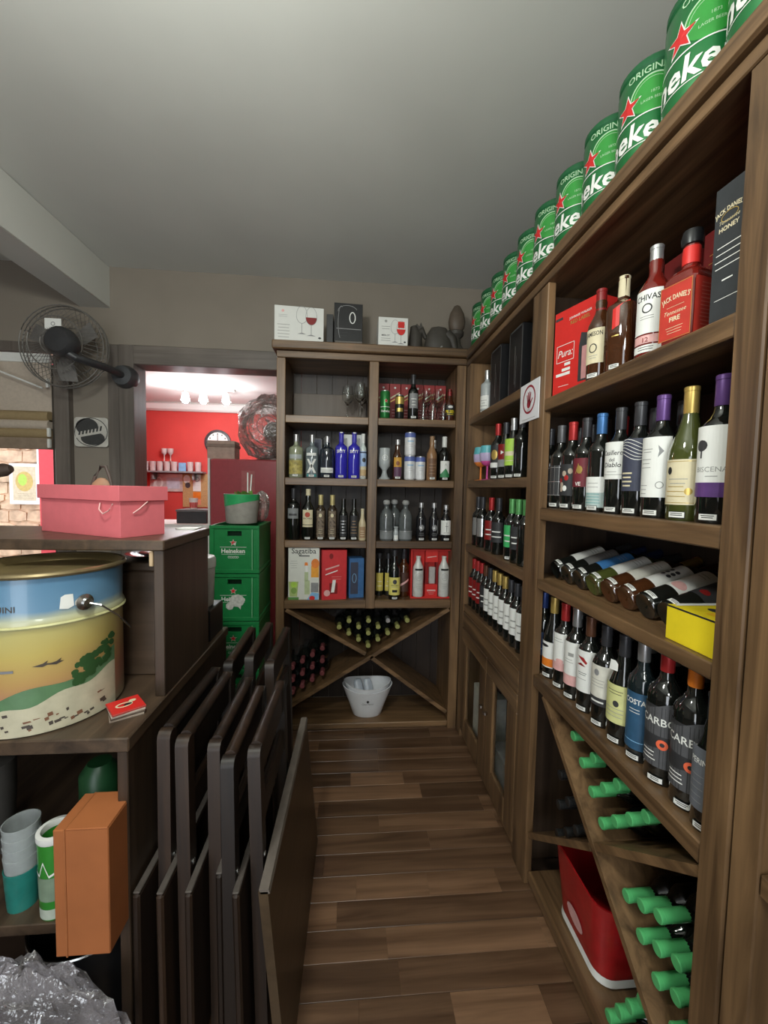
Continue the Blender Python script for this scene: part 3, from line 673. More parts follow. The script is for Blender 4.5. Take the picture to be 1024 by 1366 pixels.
def A_lines(ma, n=4, top=None):
    def f(a, W, z0, z1):
        d = (z1-z0)/(n+2)
        for i in range(n):
            k = .35+.5*random.random(); a.rect(-W*k, z0+d*(i+1), W*k, z0+d*(i+1)+d*.22, ma, 1, 5)
        if top: a.text(top, 0, z1-d*1.1, d*1.1, ma, 1, .01, wmax=W*1.6)
    return f
RZ = R(-66)
def wine(y, z, kind, glass, cap, label, lab=None, art=None, x=.767, r=.0365, h=.30, group=None, rz=RZ, f0=.80, tagp=True, wrap=120):
    return bottle('wine_bottle', (x, y, z), rz, kind, r, h, glass, cap, label, 'bottle', lab, art, group, f0, tagp, fullwrap=wrap)
Z2 = 1.482
SKULL = mat('skull_print', (.45, .36, .28), .6); DL = mat('black_label', (.03, .03, .032), .55); DCAP = mat('charcoal_foil', (.05, .05, .055), .35, .3)
RCAP = mat('red_foil', (.45, .03, .03), .35, .3); BCAP = mat('blue_foil', (.06, .18, .42), .35, .3); MAROON = mat('maroon_label', (.16, .02, .03), .55); NAVY = mat('navy_label', (.045, .05, .08), .55); BRCAP = mat('brown_foil', (.13, .055, .03), .35, .3)
def silver_lines(a, W, z0, z1):
    for k in (-.7, -.35, .1, .5): a.rect(W*k, z0, W*k+.0012, z1, SILVER, 1)
    for q in (0, .45, .93): a.rect(-W, z0+(z1-z0)*q, W, z0+(z1-z0)*q+.0015, SILVER, 1, 8)
wine(1.522, Z2, 'bordeaux', BOTTLE, DCAP, 'black wine bottle with fine silver lined label, against the middle post on second right shelf', (.16, .52, DL), silver_lines, group=G2)
wine(1.440, Z2, 'bordeaux', BOTTLE, mat('gray_foil', (.11, .11, .115), .35, .3), 'wine bottle with silver lined black label, second from the middle post on second shelf', (.16, .52, DL), silver_lines, group=G2)
def skull(a, W, z0, z1):
    for q in range(7): a.ell(W*(-.5+random.random()), z0+(z1-z0)*(.2+.6*random.random()), .008, .010, (SKULL, RCAP, SKULL, WHITE)[q % 4], 1, 9)
wine(1.362, Z2, 'bordeaux', BOTTLE, RCAP, 'red capped wine bottle with blotchy cream and red figure on a dark label', (.16, .52, DL), skull, group=G2)
def leaf(a, W, z0, z1):
    a.star(0, z0+(z1-z0)*.62, .020, GOLD, 1, .35); a.ell(.004, z0+(z1-z0)*.60, .010, .013, GOLD, 2, 12); a.text('VE', 0, z0+.004, .017, WHITE, 1, .02, wmax=W*1.5)
wine(1.280, Z2, 'bordeaux', BOTTLE, DCAP, 'wine bottle with maroon label and golden leaf emblem', (.26, .57, MAROON), leaf, group=G2)
wine(1.200, Z2, 'bordeaux', BOTTLE, BCAP, 'blue capped wine bottle with low white and teal label', (.05, .36, mat('pale_teal', (.42, .52, .50), .6)), lambda a, W, z0, z1: (a.rect(-W, z0+.045, W, z1, WHITE, 1, 10), a.lines(-W*.5, W*.5, z1-.02, .012, 2, GINK, 2), a.lines(-W*.8, W*.8, z0+.04, .009, 4, TEAL, 2)), group=G2)
wine(1.112, Z2, 'bordeaux', BOTTLE, DCAP, 'wine bottle with white label lettered Casillero del Diablo', (.33, .68, WHITE), lambda a, W, z0, z1: (a.text('Casillero', 0, z0+.068, .019, INK, 1, .008, .15, wmax=W*1.5), a.text('del', 0, z0+.05, .014, INK, 1, .005), a.text('Diablo', 0, z0+.034, .019, INK, 1, .008, .15, wmax=W*1.4), a.rect(-W, z0+.012, W, z0+.0135, GINK, 1, 6), a.lines(-W*.4, W*.4, z0+.02, .005, 1, GINK)), group=G2)
def swoosh(a, W, z0, z1):
    for k in range(6):
        for i in range(8):
            u = -W+2*W*i/8; v = z1-.012-k*.007+.010*sin(i*.55+k*.3); u_, v_ = -W+2*W*(i+1)/8, z1-.012-k*.007+.010*sin((i+1)*.55+k*.3)
            a.poly([(u, v), (u_, v_), (u_, v_+.0016), (u, v+.0016)], WHITE, 1)
    a.lines(-W*.7, W*.2, z0+.045, .011, 4, CREAM, 1, .004)
wine(1.034, Z2, 'bordeaux', BOTTLE, DCAP, 'wine bottle with navy label and white swirling lines', (.22, .68, NAVY), swoosh, group=G2)
wine(.955, Z2, 'bordeaux', BOTTLE, PURPLE, 'purple capped wine bottle with a broad plain white label', (.17, .66, WHITE), lambda a, W, z0, z1: (a.poly([(W*.3, z1-.02), (W*.6, z1-.035), (W*.3, z1-.05), (W*.36, z1-.035)], GRAY, 1), a.lines(-W*.7, W*.05, z1-.03, .007, 2, GINK, 1), a.lines(-W*.8, W*.0, z1-.055, .010, 3, GINK), a.lines(-W*.8, -W*.2, z0+.028, .010, 3, GINK), a.ring(W*.45, z0+.03, .009, .009, .002, GINK, 1, 14)), r=.039, group=G2)
wine(.872, Z2, 'burgundy', BOTG, GOLD, 'olive green wine bottle with gold cap and cream label', (.12, .46, CREAM), lambda a, W, z0, z1: (a.frame(-W*.9, z0+.004, W*.9, z1-.004, .0012, GOLD, 1), a.ell(-W*.5, z1-.025, .006, .009, INK, 2, 10), a.lines(-W*.6, W*.5, z1-.045, .010, 2, GINK, 1), a.lines(-W*.7, W*.4, z0+.04, .011, 3, GOLD, 1), a.ell(W*.5, z0+.03, .008, .008, GOLD, 1, 12)), r=.0385, group=G2)
wine(.792, Z2, 'bordeaux', BOTTLE, PURPLE, 'wine bottle with white label, dark tree emblem and purple stripe', (.18, .66, WHITE), lambda a, W, z0, z1: (a.rect(-W, z0, W, z0+.030, PURPLE, 1, 10), a.ell(-W*.5, z1-.040, .013, .012, DGRAY, 1, 12), a.rect(-W*.5-.002, z1-.066, -W*.5+.002, z1-.045, DGRAY, 1), a.text('BISCENA', .0, z0+.052, .015, GINK, 1, wmax=W*1.5), a.lines(-W*.3, W*.4, z0+.042, .008, 1, GINK)), r=.038, h=.305, group=G2)
wine(.755, Z2, 'bordeaux', BOTTLE, DCAP, 'wine bottle with cream label half hidden behind the near post, second right shelf', (.30, .75, CREAM), A_lines(INK, 4), x=.865, group=G2)
wine(1.235, Z2, 'bordeaux', BOTTLE, RCAP, 'red capped wine bottle in the back of second shelf behind the blue capped one', x=.86, group=G2, tagp=False)
for k, yy in enumerate((1.48, 1.40, 1.10, 1.0)):
    wine(yy, Z2, 'bordeaux', BOTTLE, DCAP, 'dark wine bottle behind the front row of second right shelf, %s from middle post' % ('first', 'second', 'third', 'fourth')[k], x=.86, group='back row on the second right shelf', tagp=False)

# ---- fourth right shelf
Z4 = .848; G4 = 'wine bottles on the fourth right shelf'
def pinkland(a, W, z0, z1): a.rect(-W, z0, W, z0+.03, PINK, 1, 10); a.lines(-W*.6, W*.5, z1-.02, .009, 2, GINK, 1); a.ell(W*.2, z0+.035, .014, .008, PINK, 2, 12)
wine(1.405+.11, Z4, 'bordeaux', BOTTLE, mat('deep_blue_foil', (.03, .06, .22), .35, .3), 'wine bottle with deep blue cap and dark blue label, fourth right shelf', (.20, .50, mat('dark_blue_label', (.03, .06, .14), .55)), A_lines(LBLUE, 2), r=.036, group=G4)
wine(1.436, Z4, 'burgundy', BOTTLE, GOLD, 'gold capped wine bottle with white label over an orange band', (.14, .46, WHITE), lambda a, W, z0, z1: (a.rect(-W, z0+.004, W, z0+.034, ORANGE, 1, 10), a.ell(-W*.3, z1-.015, .02, .006, INK, 1, 12)), group=G4)
wine(1.357, Z4, 'bordeaux', BOTTLE, RCAP, 'rust red capped wine bottle with white and pink label', (.22, .66, WHITE), pinkland, r=.036, group=G4)
wine(1.283, Z4, 'bordeaux', BOTTLE, SILVER, 'silver screw capped wine bottle with white label shading to pink', (.16, .64, WHITE), lambda a, W, z0, z1: (a.rect(-W, z0, W, z0+.035, PINK, 1, 10), a.rect(-W*.1, z1-.048, W*.4, z1-.036, GINK, 1), a.lines(-W*.5, W*.4, z1-.06, .009, 2, GINK)), r=.0355, h=.305, group=G4)
wine(1.205, Z4, 'bordeaux', BOTTLE, BRCAP, 'brown capped wine bottle with white label and small red bird', (.22, .66, WHITE), lambda a, W, z0, z1: (a.poly([(-W*.5, z1-.02), (W*.3, z1-.042), (W*.4, z1-.036), (W*.1, z1-.022)], RCAP, 1), a.poly([(-W*.5, z1-.048), (-W*.1, z1-.04), (W*.3, z1-.05)], DRED, 2), a.lines(-W*.4, W*.4, z0+.06, .006, 2, INK, 1), a.lines(-W*.5, W*.4, z0+.04, .008, 1, GINK)), group=G4)
wine(1.125, Z4, 'bordeaux', BOTTLE, DCAP, 'charcoal capped wine bottle with cream label and dark lower band', (.22, .62, mat('off_white_label', (.66, .64, .56), .6)), lambda a, W, z0, z1: (a.rect(-W, z0, W, z0+.024, DGRAY, 1, 10), a.rect(-W*.5, z0+.009, W*.5, z0+.014, WHITE, 2), a.ell(-W*.1, z1-.022, .008, .010, GRAY, 1, 10), a.lines(-W*.6, W*.5, z1-.045, .009, 3, GINK)), group=G4)
wine(1.045, Z4, 'burgundy', BOTTLE, DCAP, 'dark capped wine bottle with broad yellow green label and white neck tag', (.20, .56, mat('yellow_green_label', (.62, .62, .27), .6)), lambda a, W, z0, z1: (a.ell(W*.1, z0+.055, .008, .009, DGRAY, 1, 12), a.lines(-W*.6, W*.6, z1-.018, .008, 2, INK, 1), a.lines(-W*.8, W*.7, z0+.04, .011, 3, GINK), a.poly([(-.009, .212), (.009, .212), (.009, .232), (.004, .240), (-.006, .240)], WHITE, 40)), r=.0385, group=G4)
wine(.972, Z4, 'slim', mat('dark_slim_glass', (.010, .016, .018), .06, coat=1, var=0), SILVER, 'slim bottle with white screw cap and tall dark blue label', (.10, .56, mat('blue_picture_label', (.03, .09, .17), .5)), lambda a, W, z0, z1: (a.text('COSTA', 0, z1-.03, .019, WHITE, 1, .02, wmax=W*1.5), a.lines(-W*.5, W*.5, z1-.045, .008, 2, WHITE, 1), a.rect(-W, z0+.02, W, z0+.022, LBLUE, 1, 8)), r=.0335, h=.325, group=G4)
def carbo(a, W, z0, z1):
    zc = z0+(z1-z0)*.52
    for i in range(10):
        u0, u1 = -W+2*W*i/10, -W+2*W*(i+1)/10
        e = lambda u: z1+.012*sin(u/W*2.5)
        a.poly([(u0, zc), (u1, zc), (u1, e(u1)), (u0, e(u0))], mat('slate_label', (.085, .085, .09), .6), 0); a.poly([(u0, z0), (u1, z0), (u1, zc-.03+.006*sin(u1/W*3)), (u0, zc-.03+.006*sin(u0/W*3))], MATS['slate_label'], 0)
    a.text('CARBO', -.002, zc+.026, .025, WHITE, 1, .012, wmax=W*1.55)
    a.ring(W*.22, zc-.019, .012, .012, .007, mat('coral', (.80, .14, .06), .5), 2, 18); a.lines(-W*.75, 0, z0+.032, .009, 3, WHITE, 1, .0025)
wine(.894, Z4, 'bordeaux', BOTTLE, RCAP, 'red capped wine bottle with slate CARBO label and orange ring', (.13, .57, DL), lambda a, W, z0, z1: carbo(a, W, z0, z1), r=.039, h=.335, group=G4, rz=R(-60), wrap=150)
wine(.814, Z4, 'bordeaux', BOTTLE, ORANGE, 'orange capped wine bottle with slate CARBO label and orange ring', (.13, .57, DL), lambda a, W, z0, z1: carbo(a, W, z0, z1), r=.039, h=.338, group=G4, rz=R(-60), wrap=150)
wine(.748, Z4, 'burgundy', BOTTLE, DCAP, 'wine bottle with gray label beside the near post, fourth right shelf', (.16, .62, mat('slate_gray_label', (.14, .15, .17), .6)), lambda a, W, z0, z1: (a.text('PERINI', -W*.3, z1-.035, .017, WHITE, 1, .01, wmax=W), a.lines(-W*.9, 0, z1-.06, .014, 5, GRAY, 1)), r=.035, h=.285, x=.755, group=G4)
for k, (yy, cp) in enumerate(((1.34, BRCAP), (1.262, BRCAP), (1.17, SILVER), (1.075, SILVER), (.99, SILVER), (.90, SILVER), (.815, RCAP), (1.42, DCAP))):
    nm = ('brown capped', 'brown capped', 'silver capped', 'silver capped', 'silver capped', 'silver capped', 'red capped', 'charcoal capped')[k]
    wine(yy, Z4, 'bordeaux', BOTTLE, cp, '%s bottle at the back of fourth right shelf, behind the %s bottle' % (nm, ('pink label', 'silver capped', 'bird label', 'dark banded', 'yellow label', 'blue label', 'orange capped', 'orange band label')[k]), x=.868, r=.036, group='back row on the fourth right shelf', tagp=False)

# ---- lying bottles on the third right shelf
LZ = 1.2145
wd = tag(MB().prism([(.76, LZ), (1.025, LZ), (1.025, LZ+.085), (.76, LZ+.002)], lambda u, v, h: (u, .86+h, v), .585).build('bottle_ramp', DW, loc=(.9, 1.15, LZ)), 'sloping dark wooden ramp under the lying wine bottles', 'ramp')
AX = R(17.5)
lie = [(1.422, BOTTLE, DCAP, WHITE, 'lying wine bottle with white label against the middle post'),
       (1.346, BOTTLE, mat('navy_foil', (.02, .03, .09), .35, .3), SILVER, 'lying wine bottle with shiny silver label'),
       (1.270, BOTTLE, mat('navy_foil', (.02, .03, .09)), mat('blue_label', (.05, .19, .45), .5), 'lying wine bottle with bright blue label'),
       (1.194, BOTG, DCAP, WHITE, 'lying greenish brown bottle with white label, next to the blue label one'),
       (1.118, BOTB, GOLD, mat('off_white_label', (.66, .64, .56)), 'lying amber bottle with off white label and gold cap'),
       (1.042, BOTB, BRCAP, WHITE, 'lying amber bottle with white label and round dark dots'),
       (.966, BOTTLE, PURPLE, WHITE, 'lying wine bottle with white label and pink wash'),
       (.890, BOTTLE, DCAP, DL, 'lying black wine bottle beside the yellow box')]
for i, (yy, gl, cp, lm, lb) in enumerate(lie):
    def lart(a, W, z0, z1, i=i):
        if i == 5:
            for p in range(3):
                for q in range(2): a.ell(-.012+q*.018, z0+.05+p*.014, .006, .006, DGRAY, 1, 10)
        elif i == 6: a.ell(0, z0+.02, .02, .014, PINK, 1, 14); a.lines(-W*.5, W*.5, z1-.02, .01, 2, GINK)
        elif i == 7: a.ring(.0, z1-.04, .009, .012, .003, WHITE, 1, 14); a.ell(.0, z0+.02, .012, .009, DRED, 1, 12)
        else: a.lines(-W*.6, W*.5, z1-.025, .010, 3, GINK)
    # the bottle's label faces up: local -Y maps to world up side
    o = bottle('lying_wine_bottle', (.742, yy, 0), 0, 'bordeaux', .0362, .30, gl, cp, lb + ', third right shelf', 'bottle', (.24, .62, lm), lart, 'bottles lying on the third right shelf', .80, True)
    ax = Vector((cos(AX), 0, sin(AX))); upv = Vector((-sin(AX), 0, cos(AX))); face = (upv*.92 + Vector((-ax.x*.0, -.38, 0))).normalized()
    yv = -face; xv = yv.cross(ax).normalized(); yv = ax.cross(xv)
    mw = Matrix((xv, yv, ax)).transposed().to_4x4(); mw.translation = (.742+.014, yy, LZ+.0362*cos(AX)+.004); o.matrix_world = mw

# ---- generic carton
def carton(name, loc, size, rz, ma, label, cat='box', front=None, side=None, group=None, c=.0015, lid=None):
    w_, d_, h_ = size
    o = thing(name, label, cat, loc, group, (0, 0, rz))
    obj('body', MB().box(-w_/2, w_/2, -d_/2, d_/2, 0, h_, c=c).mesh('body', [ma]), o)
    if front:
        a = Art(plane((0, -d_/2, 0), (1, 0, 0), (0, 0, 1))); front(a, w_, h_); obj('front_print', a.mesh('front_print'), o)
    if side:
        a = Art(plane((w_/2, 0, 0), (0, 1, 0), (0, 0, 1))); side(a, d_, h_); obj('side_print', a.mesh('side_print'), o)
    if lid: obj('lid', MB().box(-w_/2-.002, w_/2+.002, -d_/2-.002, d_/2+.002, h_-lid[0], h_+.002, c=.001).mesh('lid', [lid[1]]), o)
    return o
carton('yellow_box', (.845, .790, LZ), (.125, .25, .078), R(-90), YELLOW, 'yellow carton with white top flap beside the lying bottles', front=lambda a, w_, h_: a.rect(-w_/2, h_-.004, w_/2, h_, INK),
       lid=None)
yb = [o for o in bpy.data.objects if o.name == 'yellow_box'][0]
a = Art(plane((0, 0, .078), (1, 0, 0), (0, 1, 0))); a.ell(.0, -.06, .022, .014, DGRAY, 1, 16).rect(-.06, .02, .06, .12, WHITE).poly([(-.062, -.10), (-.045, -.12), (-.045, .12), (-.062, .12)], WHITE, 1).rect(.01, -.10, .05, -.04, mat('amber_print', (.75, .42, .02), .5)); obj('top_print', a.mesh('top_print'), yb)

# ---- first right shelf (spirits)
Z1 = 1.881
def redlabel(a, w_, h_):
    a.text('JOHNNIE WALKER', .02, h_*.86, .011, WHITE, 1, .01, wmax=w_*.55); a.text('RED LABEL', .02, h_*.80, .017, GOLD, 1, .012, wmax=w_*.6)
    a.frame(-w_*.42, h_*.40, -.0, h_*.60, .002, WHITE, 1); a.text('Pura:', -w_*.21, h_*.46, .035, WHITE, 1, .005, .3, wmax=w_*.36)
    for k, (ww, v) in enumerate(((.14, .35), (.20, .29), (.34, .24))): a.rect(-w_*.42+(.34-ww)*w_, h_*v, -w_*.42+.34*w_, h_*v+.010, WHITE, 1)
    a.rect(-w_*.35, h_*.12, -w_*.1, h_*.125, WHITE, 1); a.poly([(.02, h_*.12), (w_*.44, h_*.12), (w_*.44, h_*.60), (w_*.15, h_*.66), (.02, h_*.52)], DGRAY, 1); a.rect(w_*.18, h_*.14, w_*.40, h_*.5, mat('window_pink', (.62, .30, .30), .5), 2); a.rect(-w_*.48, h_*.90, -w_*.30, h_*.93, DGRAY, 1)
carton('red_gift_carton', (.795, 1.372, Z1), (.185, .085, .30), R(-90+17), RED, 'red gift carton lettered RED LABEL on the top right shelf', front=redlabel)
bottle('whiskey_bottle', (.748, 1.205, Z1), R(-62), 'rum', .035, .272, BOTB, DRED, 'whiskey bottle with cream JAMESON label beside the red carton', 'bottle', (.18, .56, CREAM), lambda a, W, z0, z1: (a.text('JAMESON', 0, z1-.022, .018, INK, 1, .015, wmax=W*1.7), a.ring(0, z0+.045, .012, .014, .003, INK, 1, 16), a.lines(-W*.5, W*.5, z0+.022, .007, 2, GINK)), 'spirits on the top right shelf', .74)
bottle('whiskey_bottle', (.757, 1.115, Z1), R(-60), 'vodka', .0385, .265, BOTB, CREAM, 'dark whiskey bottle with slanted red label and cream cap, top right shelf', 'bottle', None, lambda a, W, z0, z1: [a.poly([(-W+2*W*i/8, .105+.03*i/8), (-W+2*W*(i+1)/8, .105+.03*(i+1)/8), (-W+2*W*(i+1)/8, .16+.03*(i+1)/8), (-W+2*W*i/8, .16+.03*i/8)], RED, 1) for i in range(8)] and a.rect(-W, .096, W, .099, GOLD, 1, 8), 'spirits on the top right shelf', .79, sq=3)
def chivas(a, W, z0, z1):
    a.text('CHIVAS', 0, z1-.026, .020, INK, 1, .015, wmax=W*1.7); a.ring(0, z0+.062, .012, .012, .003, INK, 1, 16); a.lines(-W*.6, W*.6, z0+.042, .006, 2, GINK); a.rect(-W, z0-.024, W, z0-.004, PINK, 1, 8); a.text('12', 0, z0-.021, .016, DRED, 2, .02); a.rect(-W, z0-.046, W, z0-.028, WHITE, 1, 8); a.lines(-W*.7, W*.7, z0-.034, .006, 2, INK, 2)
bottle('whiskey_bottle', (.765, 1.005, Z1), R(-60), 'rum', .0385, .285, BOTR, SILVER, 'whiskey bottle with white CHIVAS 12 label and pink foil neck', 'bottle', (.22, .60, WHITE), chivas, 'spirits on the top right shelf', .84, tagp=False)
# square red bottle
jd = thing('whiskey_bottle', 'square red whiskey bottle lettered FIRE beside the black carton', 'bottle', (.757, .885, Z1), 'spirits on the top right shelf', (0, 0, R(-78)))
mb = MB(); mb.lathe([(0, .004), (.036, 0), (.040, .004), (.040, .135), (.036, .150), (.026, .162)], 24, sq=7); mb.lathe([(.026, .158), (.017, .172), (.0155, .185), (.017, .205), (.0155, .222), (.0155, .232), (0, .232)], 18); obj('body', mb.mesh('body', [BOTR]), jd)
mb = MB(); mb.lathe([(.0165, .218), (.020, .220), (.022, .236), (.019, .250), (0, .254)], 16); obj('capsule', mb.mesh('capsule', [BLACK]), jd)
mb = MB(); mb.lathe([(.0178, .176), (.0182, .200), (.0172, .214)], 16); obj('neck_band', mb.mesh('neck_band', [RED]), jd)
LAB = mat('red_orange_label', (.48, .035, .022), .5)
a = Art(plane((0, -.0402, 0), (1, 0, 0), (0, 0, 1)))
a.rect(-.037, .010, .037, .132, LAB, 0).frame(-.0365, .011, .0365, .131, .001, GOLD, 1).text("JACK DANIEL'S", 0, .098, .0155, CREAM, 1, .02, wmax=.062, arc=.09).text('Tennessee', 0, .066, .013, CREAM, 1, 0, .3, wmax=.05).text('FIRE', 0, .050, .014, CREAM, 1, .03).rect(-.02, .082, .02, .0828, CREAM, 1).lines(-.022, .022, .036, .006, 3, CREAM, 1, .001)
obj('front_label', a.mesh('front_label'), jd)
a = Art(plane((.0402, 0, 0), (0, 1, 0), (0, 0, 1))); a.rect(-.037, .010, .037, .132, LAB, 0).lines(-.022, .022, .118, .008, 12, mat('label_print_pale', (.55, .12, .09), .5), 1, .0022, .2); obj('side_label', a.mesh('side_label'), jd)
def honey(a, w_, h_):
    a.text("JACK DANIEL'S", -.004, h_*.80, .012, CREAM, 1, .02, wmax=w_*.8, arc=.08); a.text('Tennessee', -.004, h_*.72, .010, CREAM, 1, 0, .3, wmax=w_*.7); a.text('HONEY', -.004, h_*.665, .012, CREAM, 1, .03, wmax=w_*.7); a.ring(-.004, h_*.76, .018, .010, .0015, GOLD, 1, 16)
    for k, (ww, v) in enumerate(((.7, .55), (.75, .50), (.8, .45), (.75, .40))): a.rect(-w_*ww/2, h_*v, w_*ww/2, h_*v+.0016, WHITE, 1)
    a.rect(-.012, h_*.30, .010, h_*.31, WHITE, 1); a.rect(-w_*.35, h_*.17, w_*.35, h_*.174, WHITE, 1)
CHAR = mat('charcoal_carton', (.030, .033, .036), .5)
carton('black_carton', (.765, .7535, Z1), (.074, .09, .265), R(-88), CHAR, 'charcoal carton lettered HONEY against the near post, top right shelf', front=honey)
carton('black_carton', (.90, .80, Z1), (.085, .09, .27), R(-90), mat('black_carton_card', (.012, .012, .013), .5), 'plain black carton behind the square red bottle', front=lambda a, w_, h_: a.poly([(-.02, .1), (.02, .13), (.01, .15)], GRAY, 1))
carton('red_carton', (.905, 1.06, Z1), (.085, .085, .30), R(-90), mat('wine_red_carton', (.14, .012, .012), .4, var=.1), 'dark red carton behind the whiskey bottles, farther of two', front=lambda a, w_, h_: a.lines(-.03, .03, h_*.8, .02, 3, GOLD, 1))
carton('red_carton', (.905, .93, Z1), (.085, .085, .30), R(-90), mat('wine_red_carton', (.14, .012, .012)), 'dark red carton behind the square red bottle, nearer of two', front=lambda a, w_, h_: a.lines(-.03, .03, h_*.8, .02, 3, GOLD, 1))
# no-touch sign on the middle post
sg = thing('warning_sign', 'white sheet with a red ringed hand taped to the middle post', 'sign', (.698, 1.57, 1.825))
mb = MB(); mb.box(.6955, .6985, 1.487, 1.655, 1.82, 1.972); mb.build('sheet', mat('sign_paper', (.72, .72, .74), .6, var=.02), sg)
a = Art(plane((.6952, 1.571, 1.90), (0, -1, 0), (0, 0, 1))); SR = mat('sign_red', (.30, .015, .03), .6)
a.ring(0, .005, .056, .056, .008, SR, 1, 32)
a.ell(0, -.012, .017, .018, SR, 1, 14)
for k, (u, v, q) in enumerate(((-.015, .012, .25), (-.006, .020, .08), (.004, .022, -.06), (.013, .017, -.2), (.022, -.004, -.8))):
    c_, s_ = cos(q), sin(q); a.poly([(u+x*c_-z*s_, v+x*s_+z*c_) for x, z in ((-.0032, -.022), (.0032, -.022), (.0032, .012), (0, .015), (-.0032, .012))], SR, 1)
a.lines(-.02, .02, -.036, .006, 2, GINK, 1, .002); a.rect(-.06, -.071, .06, -.0695, GINK, 1)
o = obj('print', a.mesh('print'), sg); o.location = (-.698, -1.57, -1.825)

# ---- far bay of the right shelving
F1, F2, F3, F4 = 1.975, 1.600, 1.2185, .845
bottle('vodka_bottle', (.762, 2.285, F1), R(-50), 'vodka', .035, .245, FROST, SILVER, 'silver capped vodka bottle in the far top right bay', 'bottle', (.12, .42, WHITE), A_lines(GINK, 3), None, .80)
def dbox(a, w_, h_):
    a.frame(-w_/2, 0, w_/2, h_, .008, mat('box_edge_gray', (.09, .09, .09), .5), 0); a.rect(-.006, h_*.2, -.002, h_*.75, SILVER, 1); a.rect(.010, h_*.15, .012, h_*.6, GRAY, 1)  # silver and gray strips painted as glints off a bottle inside
for k, (yy, hh, xx) in enumerate(((2.318, .295, .90), (2.12, .315, .80), (1.86, .318, .80))):
    carton('display_box', (xx, yy, F1), (.15, .10, hh), R(-90), BLACK, 'tall black display box with gray edges, %s in the far top bay' % ('behind the vodka bottle', 'middle one', 'nearest the middle post')[k], front=dbox, group='black display boxes in the far bay')
def goblet(loc, c1, c2, c3, label):
    o = thing('goblet', label, 'goblet', loc)
    mb = MB(); mb.lathe([(0, 0), (.034, 0), (.034, .003), (.006, .008), (.005, .075), (.008, .08), (0, .081)], 18); obj('stem', mb.mesh('stem', [c1]), o)
    mb = MB(); mb.lathe([(.006, .078), (.025, .085, 0), (.040, .105, 0), (.044, .13, 1), (.044, .150, 1), (.038, .190, 2), (.036, .190, 2), (.042, .15, 2), (.038, .107, 2), (0, .088, 2)], 22); obj('bowl', mb.mesh('bowl', [c1, c2, c3]), o)
OR_ = mat('neon_orange', (.85, .25, .05), .35); MAG = mat('neon_magenta', (.70, .10, .35), .35); TQ = mat('turquoise', (.12, .45, .50), .35); LV = mat('lavender', (.50, .42, .62), .35)
goblet((.748, 2.305, F2), OR_, LV, TQ, 'gin goblet fading from orange to lavender in the far right bay')
goblet((.752, 2.205, F2), MAG, LV, TQ, 'gin goblet fading from magenta to turquoise in the far right bay')
tum = thing('goblet', 'turquoise upturned goblet behind the two gradient goblets', 'goblet', (.835, 2.16, F2)); MB().lathe([(0, 0), (.03, 0), (.034, .003), (.006, .01), (.006, .08), (.036, .10), (.040, .14), (.036, .20), (.034, .20), (.036, .14), (0, .1)], 18, c=(.835, 2.16, F2)).build('bowl', TQ, tum)
GF2 = 'bottles on the second shelf of the far right bay'
wine(2.06, F2, 'bordeaux', BOTTLE, RCAP, 'red capped bottle with bronze figure label beside the goblets', (.20, .62, DL), lambda a, W, z0, z1: (a.ell(0, z0+.07, .018, .026, GOLD, 1, 12), a.rect(-W*.7, z0+.005, W*.7, z0+.03, WHITE, 2, 6)), x=.755, r=.036, h=.285, group=GF2, rz=R(-50))
wine(1.955, F2, 'burgundy', BOTTLE, DCAP, 'dark bottle with red over gray label in the far right bay', (.22, .62, DRED), lambda a, W, z0, z1: (a.rect(-W, z0, W, z0+.035, GRAY, 1, 8), a.poly([(-.006, z1-.05), (.01, z1-.04), (-.006, z1-.03)], WHITE, 2)), x=.757, r=.037, h=.275, group=GF2, rz=R(-50))
wine(1.86, F2, 'burgundy', BOTTLE, SILVER, 'dark bottle with lime green label in the far right bay', (.22, .66, LIME), lambda a, W, z0, z1: (a.rect(-W*.7, z0+.045, W*.7, z0+.065, CREAM, 1, 6), a.rect(-W, z0+.02, W, z0+.023, CREAM, 1, 6)), x=.757, r=.039, h=.28, group=GF2, rz=R(-50))
wine(1.765, F2, 'bordeaux', BOTTLE, DCAP, 'dark bottle with silver cap collar partly behind the middle post', None, None, x=.757, r=.036, h=.28, group=GF2, rz=R(-50))
GF3 = 'wine bottles on the third shelf of the far right bay'
for k, (yy, cp, lm, lb) in enumerate(((2.345, DCAP, SILVER, 'charcoal capped wine bottle with silver strip label, farthest on the third far shelf'), (2.265, DCAP, SILVER, 'charcoal capped wine bottle with silver strip label, second farthest on the third far shelf'), (2.12, RCAP, DRED, 'red capped wine bottle with dark red label on third far shelf'), (2.01, DCAP, DL, 'charcoal capped wine bottle left of the green label bottle, third far shelf'), (1.915, BRCAP, None, 'brown capped wine bottle behind the green label, third far shelf'), (1.84, mat('leaf_green_foil', (.12, .38, .12), .35, .3), mat('emerald_label', (.05, .40, .12), .5), 'green capped wine bottle with bright green label'), (1.765, MATS['leaf_green_foil'], DL, 'green capped wine bottle right of the bright green label one'), (1.69, MATS['leaf_green_foil'], None, 'green capped wine bottle nearest the middle post, third far shelf'))):
    wine(yy, F3, 'bordeaux', BOTTLE, cp, lb, (.22, .58, lm) if lm else None, A_lines(WHITE, 2) if lm and lm is not SILVER else None, x=.825 if k == 4 else .755, r=.035, h=.285, group=GF3, rz=R(-45), f0=.77, wrap=60 if lm is SILVER else 120, tagp=k == 5)
GF4 = 'wine bottles on the lowest open shelf of the far right bay'
capsF = [RCAP, RCAP, RCAP, BRCAP, DCAP, GOLD, GOLD, GOLD, DCAP, DCAP, DCAP]
labF = [DRED, DRED, DRED, DL] + [WHITE]*7
